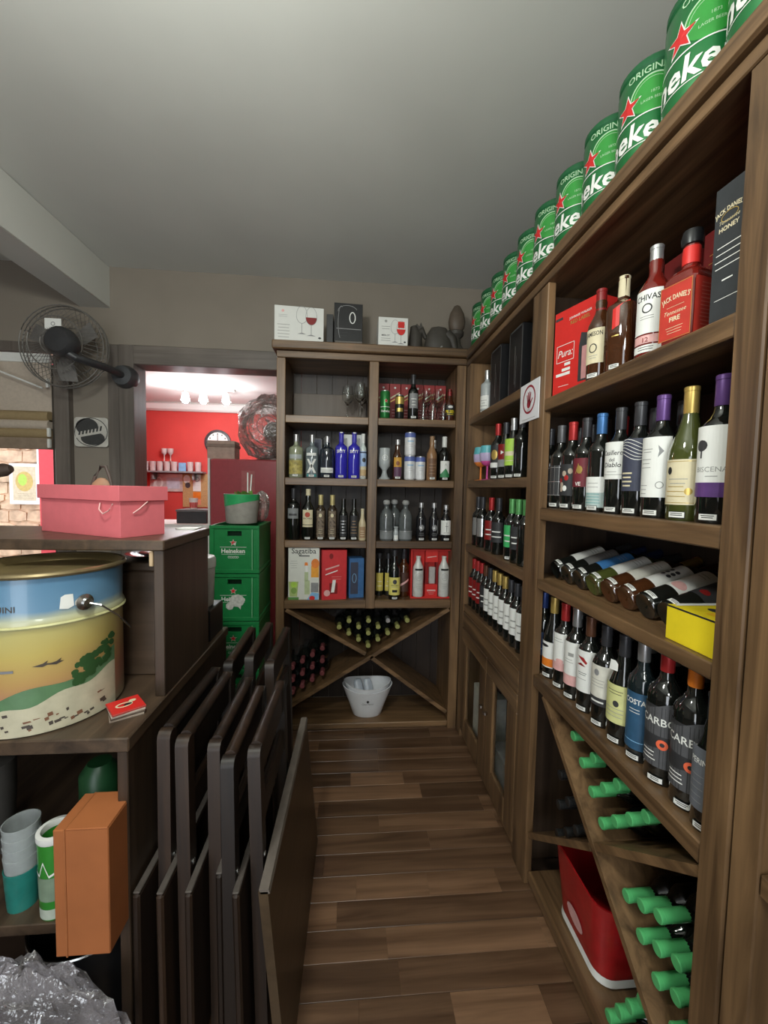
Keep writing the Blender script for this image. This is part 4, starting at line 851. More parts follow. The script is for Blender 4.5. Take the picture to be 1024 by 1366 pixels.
pos = ['farthest', 'second', 'third', 'fourth', 'fifth', 'sixth', 'seventh', 'eighth', 'ninth', 'tenth', 'eleventh']
for k in range(11):
    kk = ('red', 'red', 'red', 'brown', 'charcoal', 'gold', 'gold', 'gold', 'charcoal', 'charcoal', 'charcoal')[k]
    wine(2.372-.0705*k, F4, 'bordeaux', BOTTLE, capsF[k], '%s capped wine bottle with %s label, %s from the corner on lowest far shelf' % (kk, 'red' if k < 3 else ('black' if k == 3 else 'white'), pos[k]), (.20, .62, labF[k]), A_lines(WHITE if k < 4 else GINK, 2), x=.752, r=.0335, h=.285, group=GF4, rz=R(-40), tagp=False)
# things behind the glazed doors
carton('paper_box', (.80, 2.17, .055), (.20, .12, .36), R(-90), mat('ivory_card', (.62, .60, .52), .7), 'tall ivory box behind the left glazed door', front=lambda a, w_, h_: a.lines(-.06, .06, .3, .05, 3, GINK))
carton('gray_box', (.82, 1.80, .055), (.26, .18, .22), R(-90), mat('gray_card', (.22, .22, .21), .7), 'gray box at the bottom behind the right glazed door', front=lambda a, w_, h_: a.frame(-w_/2, 0, w_/2, h_, .006, GRAY))
carton('red_packet', (.80, 1.74, .275), (.09, .06, .17), R(-90), RED, 'red packet with pale spot on the gray box behind glass', front=lambda a, w_, h_: a.ell(0, .06, .025, .03, PINK))
tag(crumple((.84, 2.17, .515), .09, .10, .10, seed=8, amp=.05).build('cloth_bag', mat('plum_cloth', (.10, .055, .075), .85), loc=(.84, 2.17, .415)), 'plum coloured cloth bag on the ivory box behind glass', 'bag')

# ---- bottles lying in the right X rack
GC = 'green capped bottles lying in the right rack'
r_ = .0365
LB = body_mesh('bordeaux', r_, .30, BOTTLE); LC = cap_mesh('bordeaux', r_, .30, CAPG, .72)
def lying(x, y_, z, where, cm=LC, nm='green capped', group=GC, rot=(0, R(-90), 0), loc=None):
    o = obj('lying_wine_bottle', LB, None, loc or (x, y_, z), rot); tag(o, '%s wine bottle lying %s' % (nm, where), 'bottle', group); obj('capsule', cm, o); return o
p_ = .0745
s2 = math.sqrt(.5)*p_
off = .010+r_   # distance from the divider centre line
# top compartment: diamond stacking above the crossing
for i in range(5):
    for j in range(5-i if i else 5):
        yy = CY + (j-i)*s2*1.03; zz = CZ3 + off*1.4142+.004 + (i+j)*s2*1.0
        if zz < .848-.045-r_-.001 and i+j <= 3: lying(1.034, yy, zz, 'above', group=GC+' above')
# near compartment, right of the crossing: piled between the falling divider and the side
xr = [(.80, .354), (.875, .418), (.95, .482), (.80, .43), (.876, .494), (.80, .506), (.755, .565), (.755, .49), (.755, .414)]
for (yy, zz) in ((.944, .491), (.888, .444), (.832, .397), (.776, .350), (.891, .522), (.835, .475), (.778, .428), (.838, .553), (.781, .506)): lying(1.034, yy, zz, 'beside', group=GC+' beside')
for (yy, zz) in ((.76, .094), (.835, .094), (.91, .094), (.985, .094), (.873, .159), (.798, .159), (.76, .224), (.948, .159), (.836, .224), (.911, .224), (.873, .289)): lying(1.034, yy, zz, 'bottom', group=GC+' bottom')
for i in range(4):
    for j in range(4-i):
        lying(1.028, 1.118+.053*(i+j)+.001, .522+(i-j)*.053, 'with dark cap in the far part of the right rack', cap_mesh('bordeaux', r_, .30, mat('black_foil', (.014, .014, .014), .4), .72), 'black', 'dark bottles in the right rack') if (1.118+.053*(i+j) < 1.41) else None
# red tub
tb = thing('ice_tub', 'red plastic tub with white base in the bottom of right rack', 'tub', (.885, 1.19, .055), None, (0, 0, 0))
def rrect(a, b, r, n=6):
    out = []
    for cx, cy, a0 in ((a-r, b-r, 0), (-a+r, b-r, 90), (-a+r, -b+r, 180), (a-r, -b+r, 270)):
        for k in range(n+1): t = R(a0+90*k/n); out.append((cx+r*cos(t), cy+r*sin(t)))
    return out
def loft(secs, c=(0, 0, 0), mi=0, cap0=True, cap1=False):
    mb = MB(); n = len(secs[0][0])
    for pts, z in secs: mb.v += [(c[0]+x, c[1]+y, c[2]+z) for x, y in pts]
    for j in range(len(secs)-1):
        for i in range(n): mb.f.append((j*n+i, j*n+(i+1) % n, (j+1)*n+(i+1) % n, (j+1)*n+i)); mb.m.append(mi)
    if cap0: mb.f.append(tuple(range(n))[::-1]); mb.m.append(mi)
    if cap1: mb.f.append(tuple((len(secs)-1)*n+i for i in range(n))); mb.m.append(mi)
    return mb
obj('body', loft([(rrect(.125, .125, .05), .03), (rrect(.15, .15, .06), .27), (rrect(.145, .145, .058), .27), (rrect(.118, .118, .05), .04)], cap1=True).mesh('body', [mat('tub_red', (.36, .010, .012), .35, coat=.3)]), tb)
obj('foot', loft([(rrect(.12, .12, .05), 0), (rrect(.128, .128, .05), .012), (rrect(.126, .126, .05), .035)]).mesh('foot', [WHITE]), tb)
a = Art(plane((-.132, .0, .10), (0, -1, 0), (-.12, 0, .99))); a.ell(0, 0, .045, .03, PINK, 12); obj('emblem', a.mesh('emblem'), tb)

# ================================================================== BACK CABINET CONTENTS
YB = 2.545
B1, B2, B3, B4 = 1.975, 1.600, 1.2165, .843
# row 1 left: wine glasses
gl = MB(); gl.lathe([(0, 0), (.033, 0), (.033, .002), (.005, .007), (.0035, .09), (.012, .105), (.034, .13), (.038, .16), (.030, .215), (.0285, .215), (.036, .16), (.032, .132), (.010, .108), (0, .106)], 20); glm = gl.mesh('wine_glass', [CLEAR])
for k, (x, yv) in enumerate(((.045, 2.55), (.062, 2.64), (-.03, 2.64))):
    tag(obj('wine_glass', glm, None, (x, yv, B1)), 'clear stemmed wine glass %s, top left cell' % ('nearest the centre post', 'behind the front glass', 'left in the back')[k], 'glass', 'wine glasses in the top left cell')
tag(bx('lit_back_patch', wood('lit_back_wood', (.10, .07, .05), (.15, .11, .08), 'z', .6), (-.395, .095, 2.815, 2.83, B1, B1+.20)), 'paler sheet for the lit lower back of top left cell', 'board')  # paler sheet paints the lamplight on the lower half of the cell back
# row 1 right
def redbox(a, w_, h_):
    a.ell(0, h_*.90, .007, .007, WHITE, 1, 10); a.poly([(-w_*.42, h_*.62), (w_*.42, h_*.76), (w_*.42, h_*.80), (-w_*.42, h_*.66)], CREAM, 1); a.poly([(-w_*.42, h_*.54), (w_*.42, h_*.68), (w_*.42, h_*.70), (-w_*.42, h_*.56)], GOLD, 1); a.lines(-w_*.3, w_*.3, h_*.35, .02, 4, PINK, 1, .004)
for i in range(6):
    carton('red_carton', (.206+i*.077, 2.775, B1), (.073, .085, .268), 0, mat('dusk_red_carton', (.32, .035, .035), .45, var=.1), 'red carton with slanted pale stripe, %s from the left in the top right cell' % ('first', 'second', 'third', 'fourth', 'fifth', 'sixth')[i], front=redbox, group='red cartons in the top right cell')
def can(loc, r, h, ma, label, art, name='beer_can'):
    o = obj(name, MB().lathe([(0, .003), (r*.82, 0), (r, .008), (r, h-.012), (r*.86, h-.002), (r*.84, h), (r*.78, h-.004), (0, h-.004)], 22).mesh(name, [ma]), None, loc); tag(o, label, 'can')
    obj('lid', MB().lathe([(r*.9, h-.004), (r*.9, h-.001), (r*.82, h+.001), (r*.8, h-.002), (0, h-.002)], 18).mesh('lid', [SILVER]), o)
    a = Art(cyl(r), .0006); art(a, r, h); obj('print', a.mesh('print'), o); return o
CG = mat('can_green', (.03, .20, .05), .3, .4)
can((.202, 2.54, B1), .031, .172, CG, 'tall green beer can with red star, at the left of top right cell', lambda a, r, h: (a.star(.004, h*.62, .014, WHITE, 1), a.star(.004, h*.62, .012, STARR, 2), a.text('Heineken', .004, h*.22, .022, WHITE, 1, .02, wmax=.062), a.rect(-.04, h*.40, .04, h*.42, WHITE, 1, 8)))
can((.293, 2.54, B1), .028, .148, mat('can_black', (.02, .02, .018), .3, .3), 'black and gold beer can beside the green can', lambda a, r, h: (a.rect(-.035, h*.62, .035, h*.92, GOLD, 1, 8), a.rect(-.02, h*.30, .02, h*.45, GOLD, 1, 4)))
bottle('wine_bottle', (.378, YB, B1), 0, 'bordeaux', .0335, .275, BOTTLE, DCAP, 'dark wine bottle with gray label in the top right cell', 'bottle', (.25, .58, GRAY), A_lines(WHITE, 3), None, .80)
tb2 = MB(); tb2.lathe([(0, 0), (.026, 0), (.033, .11), (.031, .11), (.024, .008), (0, .008)], 16); tbm = tb2.mesh('beer_glass', [CLEAR])
for k, x in enumerate((.444, .503, .572)): tag(obj('beer_glass', tbm, None, (x, 2.55, B1)), 'clear tumbler in the top right cell, %s' % ('beside the wine bottle', 'middle of three', 'left of the PILSEN bottle')[k], 'glass', 'clear tumblers in the top right cell')
tag(obj('wine_glass', glm, None, (.478, 2.64, B1)), 'clear stemmed glass before the red cartons, top right cell', 'glass')
tag(obj('wine_glass', glm, None, (.556, 2.64, B1)), 'clear stemmed glass behind the PILSEN bottle, top right cell', 'glass')
bottle('beer_bottle', (.610, 2.545, B1), 0, 'beer', .031, .195, mat('amber_beer_glass', (.06, .015, .006), .06, coat=1), mat('red_crown_foil', (.20, .02, .02), .4, .4), 'brown beer bottle with yellow PILSEN lettering', 'bottle', (.16, .50, DL), lambda a, W, z0, z1: (a.text('PILSEN', 0, z0+.016, .026, YELLOW, 1, .03, wmax=W*1.9), a.rect(-W*.6, z0+.006, W*.6, z0+.009, YELLOW, 1, 4), a.ell(0, z1-.012, .016, .008, WHITE, 1, 12)), None, .80, tagp=False, fullwrap=130)
# row 2 left
G = 'spirits in the second left cell'
bottle('vodka_bottle', (-.340, YB, B2), 0, 'vodka', .044, .262, mat('yellowish_frosted_glass', (.28, .30, .20), .12, coat=.8, var=.15), SILVER, 'clear spirit bottle with golden label, first in second left cell', 'bottle', (.08, .40, mat('old_gold_label', (.40, .33, .10), .55, var=.4, scale=60)), lambda a, W, z0, z1: (a.rect(-W*.8, z1+.01, W*.8, z1+.035, FROST, 1, 6), a.lines(-W*.4, W*.4, z1+.02, .006, 2, GINK, 2)), G, .84, fullwrap=130)
bottle('vodka_bottle', (-.243, YB, B2), 0, 'vodka', .040, .262, mat('smoky_clear_glass', (.16, .19, .20), .08, coat=1, var=.2), SILVER, 'clear spirit bottle with a big white X', 'bottle', None, lambda a, W, z0, z1: (a.poly([(-.030, .03), (-.014, .03), (.030, .115), (.016, .115)], WHITE, 1), a.poly([(.030, .03), (.014, .03), (-.030, .115), (-.016, .115)], WHITE, 1), a.rect(-.034, .135, .030, .152, WHITE, 1, 6), a.lines(-.03, .03, .128, .004, 1, DGRAY, 2), a.rect(-.03, .008, .03, .022, TEAL, 1, 6)), G, .84)
bottle('gin_bottle', (-.150, YB, B2), 0, 'vodka', .045, .255, mat('midnight_glass', (.022, .028, .040), .08, coat=1, var=.15), SILVER, 'dark midnight blue bottle with low white label', 'bottle', (.13, .25, WHITE), A_lines(INK, 2), G, .86, fullwrap=110)
for k, x in enumerate((-.064, .016)):
    bottle('vodka_bottle', (x, YB, B2), 0, 'vodka', .0385, .283, BLUE, WHITE if 0 else mat('blue_cap', (.07, .06, .45), .3), 'royal blue vodka bottle lettered SKYY, %s of the pair' % ('left', 'right')[k], 'bottle', None, lambda a, W, z0, z1: (a.text('SKYY', 0, .158, .026, WHITE, 1, .03, wmax=.056), a.rect(-.008, .276, .008, .283, WHITE, -1)), G, .80)
bottle('rum_bottle', (.076-.004, YB+.02, B2), 0, 'vodka', .024 if 0 else .0215, .28, mat('pale_bottle', (.60, .66, .62), .2, coat=.5), WHITE, 'pale bottle with blue and sandy beach label, right in second left cell', 'bottle', (.05, .62, mat('sky_label', (.38, .52, .75), .5)), lambda a, W, z0, z1: (a.rect(-W, z0, W, z0+.045, mat('sand_label', (.60, .42, .22), .6), 1, 6), a.rect(-W, z0+.045, W, z0+.065, CREAM, 1, 6), a.ell(.006, z0+.105, .012, .014, DGRAY, 1, 12), a.rect(-W, z1-.012, W, z1-.004, NAVY, 1, 6)), G, .80, fullwrap=170)
for k, (x, yv) in enumerate(((-.035, 2.69), (.048, 2.69))):
    carton('spirit_carton', (x, yv, B2), (.074, .08, .288), 0, mat('silver_gray_card', (.42, .43, .42), .4, .2), 'silver gray carton behind the blue bottles, %s' % ('left one', 'right one')[k], front=lambda a, w_, h_: a.text('Y', 0, h_*.88, .016, INK, 1, .02), group='silver cartons in the second left cell')
carton('spirit_carton', (-.23, 2.72, B2), (.075, .08, .26), 0, mat('dusk_navy_card', (.05, .055, .10), .5), 'navy carton behind the bottle with the X', front=lambda a, w_, h_: a.frame(-w_/2, 0, w_/2, h_, .006, DGRAY))
bottle('vodka_bottle', (-.165, 2.65, B2), 0, 'vodka', .036, .26, MATS['smoky_clear_glass'], SILVER, 'clear bottle behind the midnight blue bottle', 'bottle', None, None, G, .84, tagp=False)
# row 2 right
G = 'spirits in the second right cell'
o = thing('glass_goblet', 'etched gray beer goblet on a stem in second right cell', 'glass', (.207, YB, B2))
MB().lathe([(0, 0), (.034, 0), (.036, .006), (.022, .02), (.014, .045), (.016, .06), (.035, .085), (.037, .12), (.034, .195), (.032, .195), (.034, .12), (.030, .088), (0, .075)], 20, c=(.207, YB, B2)).build('body', FROST, o)
a = Art(cyl(.037, c=(.207, YB, B2))); a.ring(0, .135, .018, .018, .004, WHITE, 1, 18).lines(-.014, .014, .14, .007, 2, WHITE, 1); q = obj('etching', a.mesh('etching'), o); q.location = (-.207, -YB, -B2)
bottle('liqueur_bottle', (.288, YB, B2), 0, 'rum', .030, .248, BOTB, SILVER, 'brown bottle with orange and purple label in second right cell', 'bottle', (.07, .56, mat('plum_label', (.12, .05, .10), .5)), lambda a, W, z0, z1: (a.rect(-W, z0+.062, W, z1, mat('marigold_label', (.62, .33, .05), .5), 1, 8), a.ell(0, z0+.085, .012, .014, mat('brown_print', (.25, .08, .03), .5), 2, 12)), G, .80)
CW = mat('can_white', (.70, .70, .70), .4, .1)
def canart(a, r, h): a.rect(-.048, h*.78, .048, h*.97, mat('can_blue', (.10, .14, .38), .4), 1, 12); a.rect(-.048, h*.06, .048, h*.76, CW, 0, 12); a.lines(-.014, .014, h*.48, .012, 2, GRAY, 1); a.rect(-.02, h*.6, .02, h*.64, LBLUE, 1, 4)
can((.366, YB, B2), .0345, .150, CW, 'white milk can with blue top band, bottom of the stack', canart, 'food_can'); can((.366, YB, B2+.1505), .0345, .146, CW, 'white milk can with blue top band, stacked on top', canart, 'food_can'); can((.434, YB, B2), .031, .148, CW, 'white milk can with blue top band, right of the stack', canart, 'food_can')
bottle('liqueur_bottle', (.506, YB, B2), 0, 'rum', .033, .275, mat('tan_ceramic', (.30, .16, .075), .3, coat=.4), mat('tan_cap', (.33, .20, .11), .4), 'tan brown bottle with darker lower label in second right cell', 'bottle', (.08, .50, mat('chocolate_label', (.17, .085, .045), .5)), A_lines(MATS['tan_cap'], 4), G, .84)
bottle('wine_bottle', (.586, YB, B2), 0, 'bordeaux', .0365, .275, BOTTLE, WHITE, 'dark bottle with white cap and green mountain label', 'bottle', (.08, .45, WHITE), lambda a, W, z0, z1: (a.rect(-W, z0, W, z0+.022, mat('green_print', (.05, .25, .10), .5), 1, 8), a.poly([(-W*.8, z0+.022), (W*.1, z0+.055), (W*.8, z0+.022)], MATS['green_print'], 1), a.text('A', W*.1, z1-.03, .022, GINK, 1)), G, .76)
bottle('wine_bottle', (.545, 2.66, B2), 0, 'bordeaux', .0335, .265, BOTTLE, SILVER, 'silver capped dark bottle behind the green mountain label bottle', 'bottle', None, None, G, .80, tagp=False)
carton('spirit_carton', (.606, 2.66, B2), (.066, .07, .20), 0, mat('slate_card', (.10, .105, .105), .5), 'slate gray carton at the right of second right cell', front=lambda a, w_, h_: a.frame(-w_/2, 0, w_/2, h_, .004, DGRAY))
# row 3 left
G = 'bottles in the third left cell'
SEAL = lambda a, W, z0, z1: (a.ell(0, z1-.030, .016, .016, mat('seal_red', (.40, .06, .03), .5), 1, 16), a.text('BACARDI', 0, z0+.048, .014, INK, 1, .01, wmax=W*1.6), a.lines(-W*.6, W*.6, z0+.038, .007, 2, GINK), a.rect(-W, z0+.012, W, z0+.016, INK, 1, 6))
bottle('rum_bottle', (-.353, YB, B3), 0, 'vodka', .040, .315, BOTTLE, DCAP, 'tall black bottle with gray label at the left of third left cell', 'bottle', (.42, .62, mat('steel_gray_label', (.22, .23, .23), .5)), lambda a, W, z0, z1: a.rect(-W*.7, z0+.018, W*.7, z0+.030, DGRAY, 1), G, .80, tagp=False)
bottle('rum_bottle', (-.264, YB, B3), 0, 'rum', .039, .312, BOTTLE, CREAM, 'black rum bottle with cream label and red seal', 'bottle', (.26, .60, CREAM), SEAL, G, .82)
for k, x in enumerate((-.186, -.114)): bottle('cachaca_bottle', (x, YB, B3), 0, 'vodka', .0305, .278, mat('brown_bottle_glass', (.030, .018, .010), .08, coat=1), mat('pale_gold_foil', (.62, .52, .24), .4, .4), 'dark bottle with pale gold cap and mottled brown label, %s of two' % ('left', 'right')[k], 'bottle', (.06, .66, mat('mottled_label', (.16, .12, .085), .55, var=.7, scale=90)), lambda a, W, z0, z1: (a.ell(0, z1-.03, .010, .012, CREAM, 1, 12), a.lines(-W*.6, W*.6, z0+.05, .012, 3, CREAM, 1)), G, .78)
for k, x in enumerate((-.045, .021)): bottle('cachaca_bottle', (x, YB, B3), 0, 'slim', .0285, .258, BOTTLE, None, 'slim black bottle with %s' % ('pale stripe label, third left cell', 'brownish label, third left cell')[k], 'bottle', (.10, .60, DL), A_lines((SILVER, mat('tan_print', (.33, .20, .10), .5))[k], 5), G, .8)
bottle('cream_liqueur_bottle', (.074, YB-.005, B3), 0, 'beer', .0235, .195, mat('cream_glass', (.58, .48, .30), .3, coat=.4), mat('cream_cap', (.62, .55, .38), .4), 'small cream coloured bottle with tan label, right in third left cell', 'bottle', (.08, .44, mat('tan_label', (.36, .22, .12), .5)), A_lines(CREAM, 3), G, .78, tagp=False)
# row 3 right
G = 'bottles in the third right cell'
for k, (x, yv) in enumerate(((.226, YB), (.288, 2.66), (.347, YB))):
    o = bottle('tequila_bottle', (x, yv, B3), 0, 'squat', .044, .255, FROSTD, None, 'squat clear tequila bottle with round stopper, %s' % ('left in the third right cell', 'middle and set back', 'right of the pair in front')[k], 'bottle', None, lambda a, W, z0, z1: (a.rect(-W*.95, .062, W*.95, .064, SILVER, 1, 10), a.rect(-W*.9, .012, W*.9, .056, mat('clear_label', (.20, .21, .21), .4), 0, 10), a.rect(-W*.95, .058, W*.95, .059, WHITE, 1, 10)), G, .8, tagp=False, fullwrap=150)
    obj('stopper', MB().lathe([(0, .226), (.020, .228), (.024, .240), (.018, .254), (0, .258)], 14).mesh('stopper', [mat('stopper_gray', (.35, .35, .34), .35)]), o)
bottle('miniature_bottle', (.286, 2.527, B3), 0, 'squat', .0165, .09, FROST, None, 'tiny clear bottle between the squat tequila bottles', 'bottle', (.1, .4, WHITE), None, G, .8, tagp=False)
for k, x in enumerate((.447, .530)): bottle('gin_bottle', (x, YB, B3), 0, 'rum', .0315, .240, mat('black_glass2', (.012, .012, .014), .06, coat=1, var=0), SILVER, 'black bottle with silver neck and gray roundel, %s' % ('left of two, third right cell', 'right of two, third right cell')[k], 'bottle', None, lambda a, W, z0, z1: (a.ell(0, .085, .017, .019, GRAY, 1, 16), a.star(0, .085, .013, SILVER, 2, .5), a.lines(-W*.7, W*.7, .05, .008, 3, GRAY, 1)), G, .80)
bottle('gin_bottle', (.607, YB, B3), 0, 'rum', .033, .228, MATS['black_glass2'], SILVER, 'black bottle with broad white label and gray cross', 'bottle', (.18, .58, WHITE), lambda a, W, z0, z1: (a.rect(-.002, z0+.02, .002, z1-.012, GRAY, 1), a.rect(-.009, z0+.052, .009, z0+.056, GRAY, 1), a.lines(-W*.5, W*.5, z0+.014, .006, 2, GINK, 1)), G, .78, fullwrap=150)
# row 4 left
def saga(a, w_, h_):
    a.text('Sagatiba', .0, h_*.865, .047, INK, 1, .006, wmax=w_*.86); a.rect(-.03, h_*.81, .035, h_*.828, INK, 1); a.lines(-w_*.44, -w_*.2, h_*.72, .014, 4, GINK, 1)
    BOTG2 = mat('pale_green_print2', (.45, .52, .30), .5); a.rect(-.006+.01, h_*.35, .028, h_*.52, BOTG2, 1); a.rect(.005, h_*.10, .037, h_*.36, BOTG2, 1); a.rect(.010, h_*.52, .024, h_*.64, WHITE, 2); a.poly([(.006, h_*.70), (.022, h_*.70), (.026, h_*.64), (.004, h_*.64)], ORANGE, 2)
    a.rect(.045, h_*.42, w_/2-.003, h_*.64, mat('tangerine', (.80, .34, .03), .5), 1); a.ell(.07, h_*.68, .025, .03, ORANGE, 2, 14); a.poly([(-.085, h_*.06), (-.04, h_*.06), (-.032, h_*.34), (-.093, h_*.34)], mat('lime_drink', (.40, .50, .18), .5), 1); a.ell(-.06, h_*.28, .02, .018, LIME, 2, 14); a.ell(-.06, h_*.17, .018, .02, mat('dark_lime', (.22, .35, .08), .5), 2, 14)
    a.poly([(.02, 0), (.09, 0), (.094, h_*.12), (.05, h_*.14)], LBLUE, 1); a.rect(.045, h_*.14, .09, h_*.32, GRAY, 1); a.rect(-.095, 0, -.03, h_*.05, mat('grass_print', (.10, .25, .06), .5), 1); a.ell(.052, h_*.03, .018, .015, RED, 2, 12)
carton('gift_carton', (-.284, 2.56, B4), (.190, .09, .335), 0, mat('white_carton', (.66, .66, .60), .5, var=.03), 'white gift carton lettered Sagatiba in the lower left cell', front=saga)
def redgift(a, w_, h_):
    a.ell(-.02, h_*.88, .012, .018, DRED, 1, 12); a.poly([(-.055, h_*.60), (.03, h_*.68), (.03, h_*.71), (-.055, h_*.63)], PINK, 1); a.poly([(-.055, h_*.50), (.02, h_*.58), (.02, h_*.60), (-.055, h_*.52)], WHITE, 1)
    a.rect(-.03, h_*.12, .02, h_*.34, DRED, 1); a.poly([(-.02, h_*.15), (.0, h_*.15), (.01, h_*.40), (-.01, h_*.40)], WHITE, 2); a.ell(-.045, h_*.14, .02, .02, PINK, 2, 12); a.lines(-.02, .05, h_*.46, .014, 2, PINK, 1)
carton('gift_carton', (-.103, 2.555, B4), (.155, .085, .312), R(10), mat('carmine_carton', (.58, .035, .04), .4, var=.06), 'red gift carton with white scribbled print beside the Sagatiba one', front=redgift)
carton('gift_carton', (.036, 2.60, B4), (.095, .09, .255), R(10), mat('blue_carton', (.045, .13, .30), .45), 'blue carton with dark window in the lower left cell', front=lambda a, w_, h_: (a.rect(-w_*.42, h_*.1, w_*.1, h_*.9, NAVY, 1), a.ring(-.015, h_*.5, .014, .03, .003, LBLUE, 2, 16)))
# row 4 right
G = 'bottles in the lower right cell'
YL = mat('yellow_label', (.62, .50, .10), .55)
for k, x in enumerate((.195, .252)): bottle('liqueur_bottle', (x, 2.63+.0*k, B4), 0, 'rum', .0285, .275, BOTTLE, DCAP, 'black bottle with plain yellow label in the back, %s' % ('next to the centre post', 'behind the yellow crest bottle')[k], 'bottle', (.12, .55, YL), A_lines(CREAM, 2), G, .8, tagp=False)
bottle('liqueur_bottle', (.283, 2.535, B4), 0, 'rum', .0375, .312, BOTTLE, DCAP, 'black bottle with yellow label and dark crest in front', 'bottle', (.10, .46, mat('bright_yellow_label', (.70, .62, .16), .55)), lambda a, W, z0, z1: (a.ell(0, z1-.028, .013, .015, DGRAY, 1, 14), a.lines(-W*.6, W*.6, z0+.064, .006, 2, INK, 1), a.rect(-.016, z0+.018, .016, z0+.034, INK, 1, 4), a.lines(-W*.7, W*.7, z0+.05, .007, 1, GINK)), G, .8, fullwrap=140)
bottle('wine_bottle', (.352, 2.60, B4), 0, 'bordeaux', .0355, .31, BOTB, DCAP, 'dark brown bottle with red sash between yellow label bottle and red gift set', 'bottle', (.12, .52, mat('brown_label', (.07, .03, .02), .5)), lambda a, W, z0, z1: a.poly([(-W, z0+.03), (W, z0+.07), (W, z0+.085), (-W, z0+.045)], PINK, 1), G, .8, tagp=False)
gs = thing('gift_set', 'red gift set box holding two white bottles', 'gift set', (.524, 2.56, B4))
gx = .524
mb = MB(); mb.box(gx-.135, gx+.135, 2.54, 2.62, B4, B4+.01); mb.box(gx-.135, gx+.135, 2.612, 2.62, B4+.01, B4+.318); mb.box(gx-.135, gx-.127, 2.54, 2.612, B4+.01, B4+.318); mb.box(gx+.127, gx+.135, 2.54, 2.612, B4+.01, B4+.318); mb.box(gx-.127, gx+.127, 2.54, 2.612, B4+.31, B4+.318)
mb.box(gx-.04, gx+.04, 2.545, 2.612, B4+.01, B4+.09); mb.box(gx-.04, gx+.04, 2.545, 2.612, B4+.235, B4+.31); mb.box(gx-.127, gx+.127, 2.60, 2.611, B4+.01, B4+.31)
mb.build('box', RED, gs)
mb = MB(); mb.box(gx-.04, gx-.03, 2.545, 2.60, B4+.09, B4+.235); mb.box(gx+.03, gx+.04, 2.545, 2.60, B4+.09, B4+.235); mb.build('glass_slot_frame', DRED, gs)
MB().box(gx-.012, gx+.028, 2.56, 2.59, B4+.09, B4+.20, c=.004).build('glass', mat('gray_glass', (.45, .42, .40), .15, coat=.6), gs)
for sx in (-1, 1):
    cx = gx+sx*.084
    b = MB().lathe([(0, .005), (.032, 0), (.0355, .006), (.0355, .165), (.033, .19), (.022, .215), (.0145, .235), (.014, .25), (.016, .252), (.016, .262), (0, .263)], 20, c=(cx, 2.564, B4+.010)).build('bottle', mat('white_bottle', (.62, .62, .58), .25, coat=.6), gs)
    a = Art(cyl(.0355, c=(cx, 2.564, B4+.01))); a.rect(-.026, .172, .026, .184, INK, 1).ring(0, .13, .020, .024, .002, GINK, 1, 22).lines(-.014, .014, .14, .008, 3, GRAY, 1).rect(-.02, .085, .02, .087, GINK, 1, 4).lines(-.02, .02, .07, .010, 2, GINK, 1)
    q = obj('label', a.mesh('label'), b); q.location = (-gx, -2.56, -B4)
a = Art(plane((gx, 2.544, B4), (1, 0, 0), (0, 0, 1))); a.rect(-.028, .046, .028, .056, PINK, 1).lines(-.02, .02, .035, .008, 2, PINK, 1).poly([(-.03, .262), (.03, .27), (.03, .276), (-.03, .268)], PINK, 1); q = obj('print', a.mesh('print'), gs); q.location = (-gx, -2.56, -B4)
# back X rack bottles
YC = mat('olive_gold_foil', (.36, .36, .12), .4, .3); MC = mat('maroon_foil', (.20, .055, .06), .45, .2)
ycap, mcap, wcap = cap_mesh('bordeaux', r_, .30, YC, .8), cap_mesh('bordeaux', r_, .30, MC, .8), cap_mesh('bordeaux', r_, .30, SILVER, .8)
def lyb(x, z, cm, nm, where, group): lying(0, 0, 0, where, cm, nm, group, (R(90), 0, 0), (x, 2.832, z))
ang = .57
ux, uz = cos(ang)*p_*.985, sin(ang)*p_*.985
zb = CZ2+.053
for i in range(5):
    for j in range(5):
        x, z = CX+(j-i)*.062, zb+(i+j)*.0405
        if i+j <= 4 and z < .79-r_-.002 and abs(x-CX) < .27 and i <= 3: lyb(x, z, wcap if (i == 1 and j == 3) else ycap, 'olive gold capped' if not (i == 1 and j == 3) else 'white capped', 'in the upper part of the back rack' if not (i == 1 and j == 3) else 'on top of the pile in the back rack', 'olive gold capped bottles in the back rack' if not (i == 1 and j == 3) else None)
for i in range(5):
    for j in range(5):
        x, z = -.352+i*.062, .242+i*.0405+j*.081
        lim = .78-(x+.39)*.574-.02
        if z+r_+.02 < lim and j < 3 and i < 4: lyb(x, z, mcap, 'maroon capped', 'in the left part of the back rack', 'maroon capped bottles in the back rack')
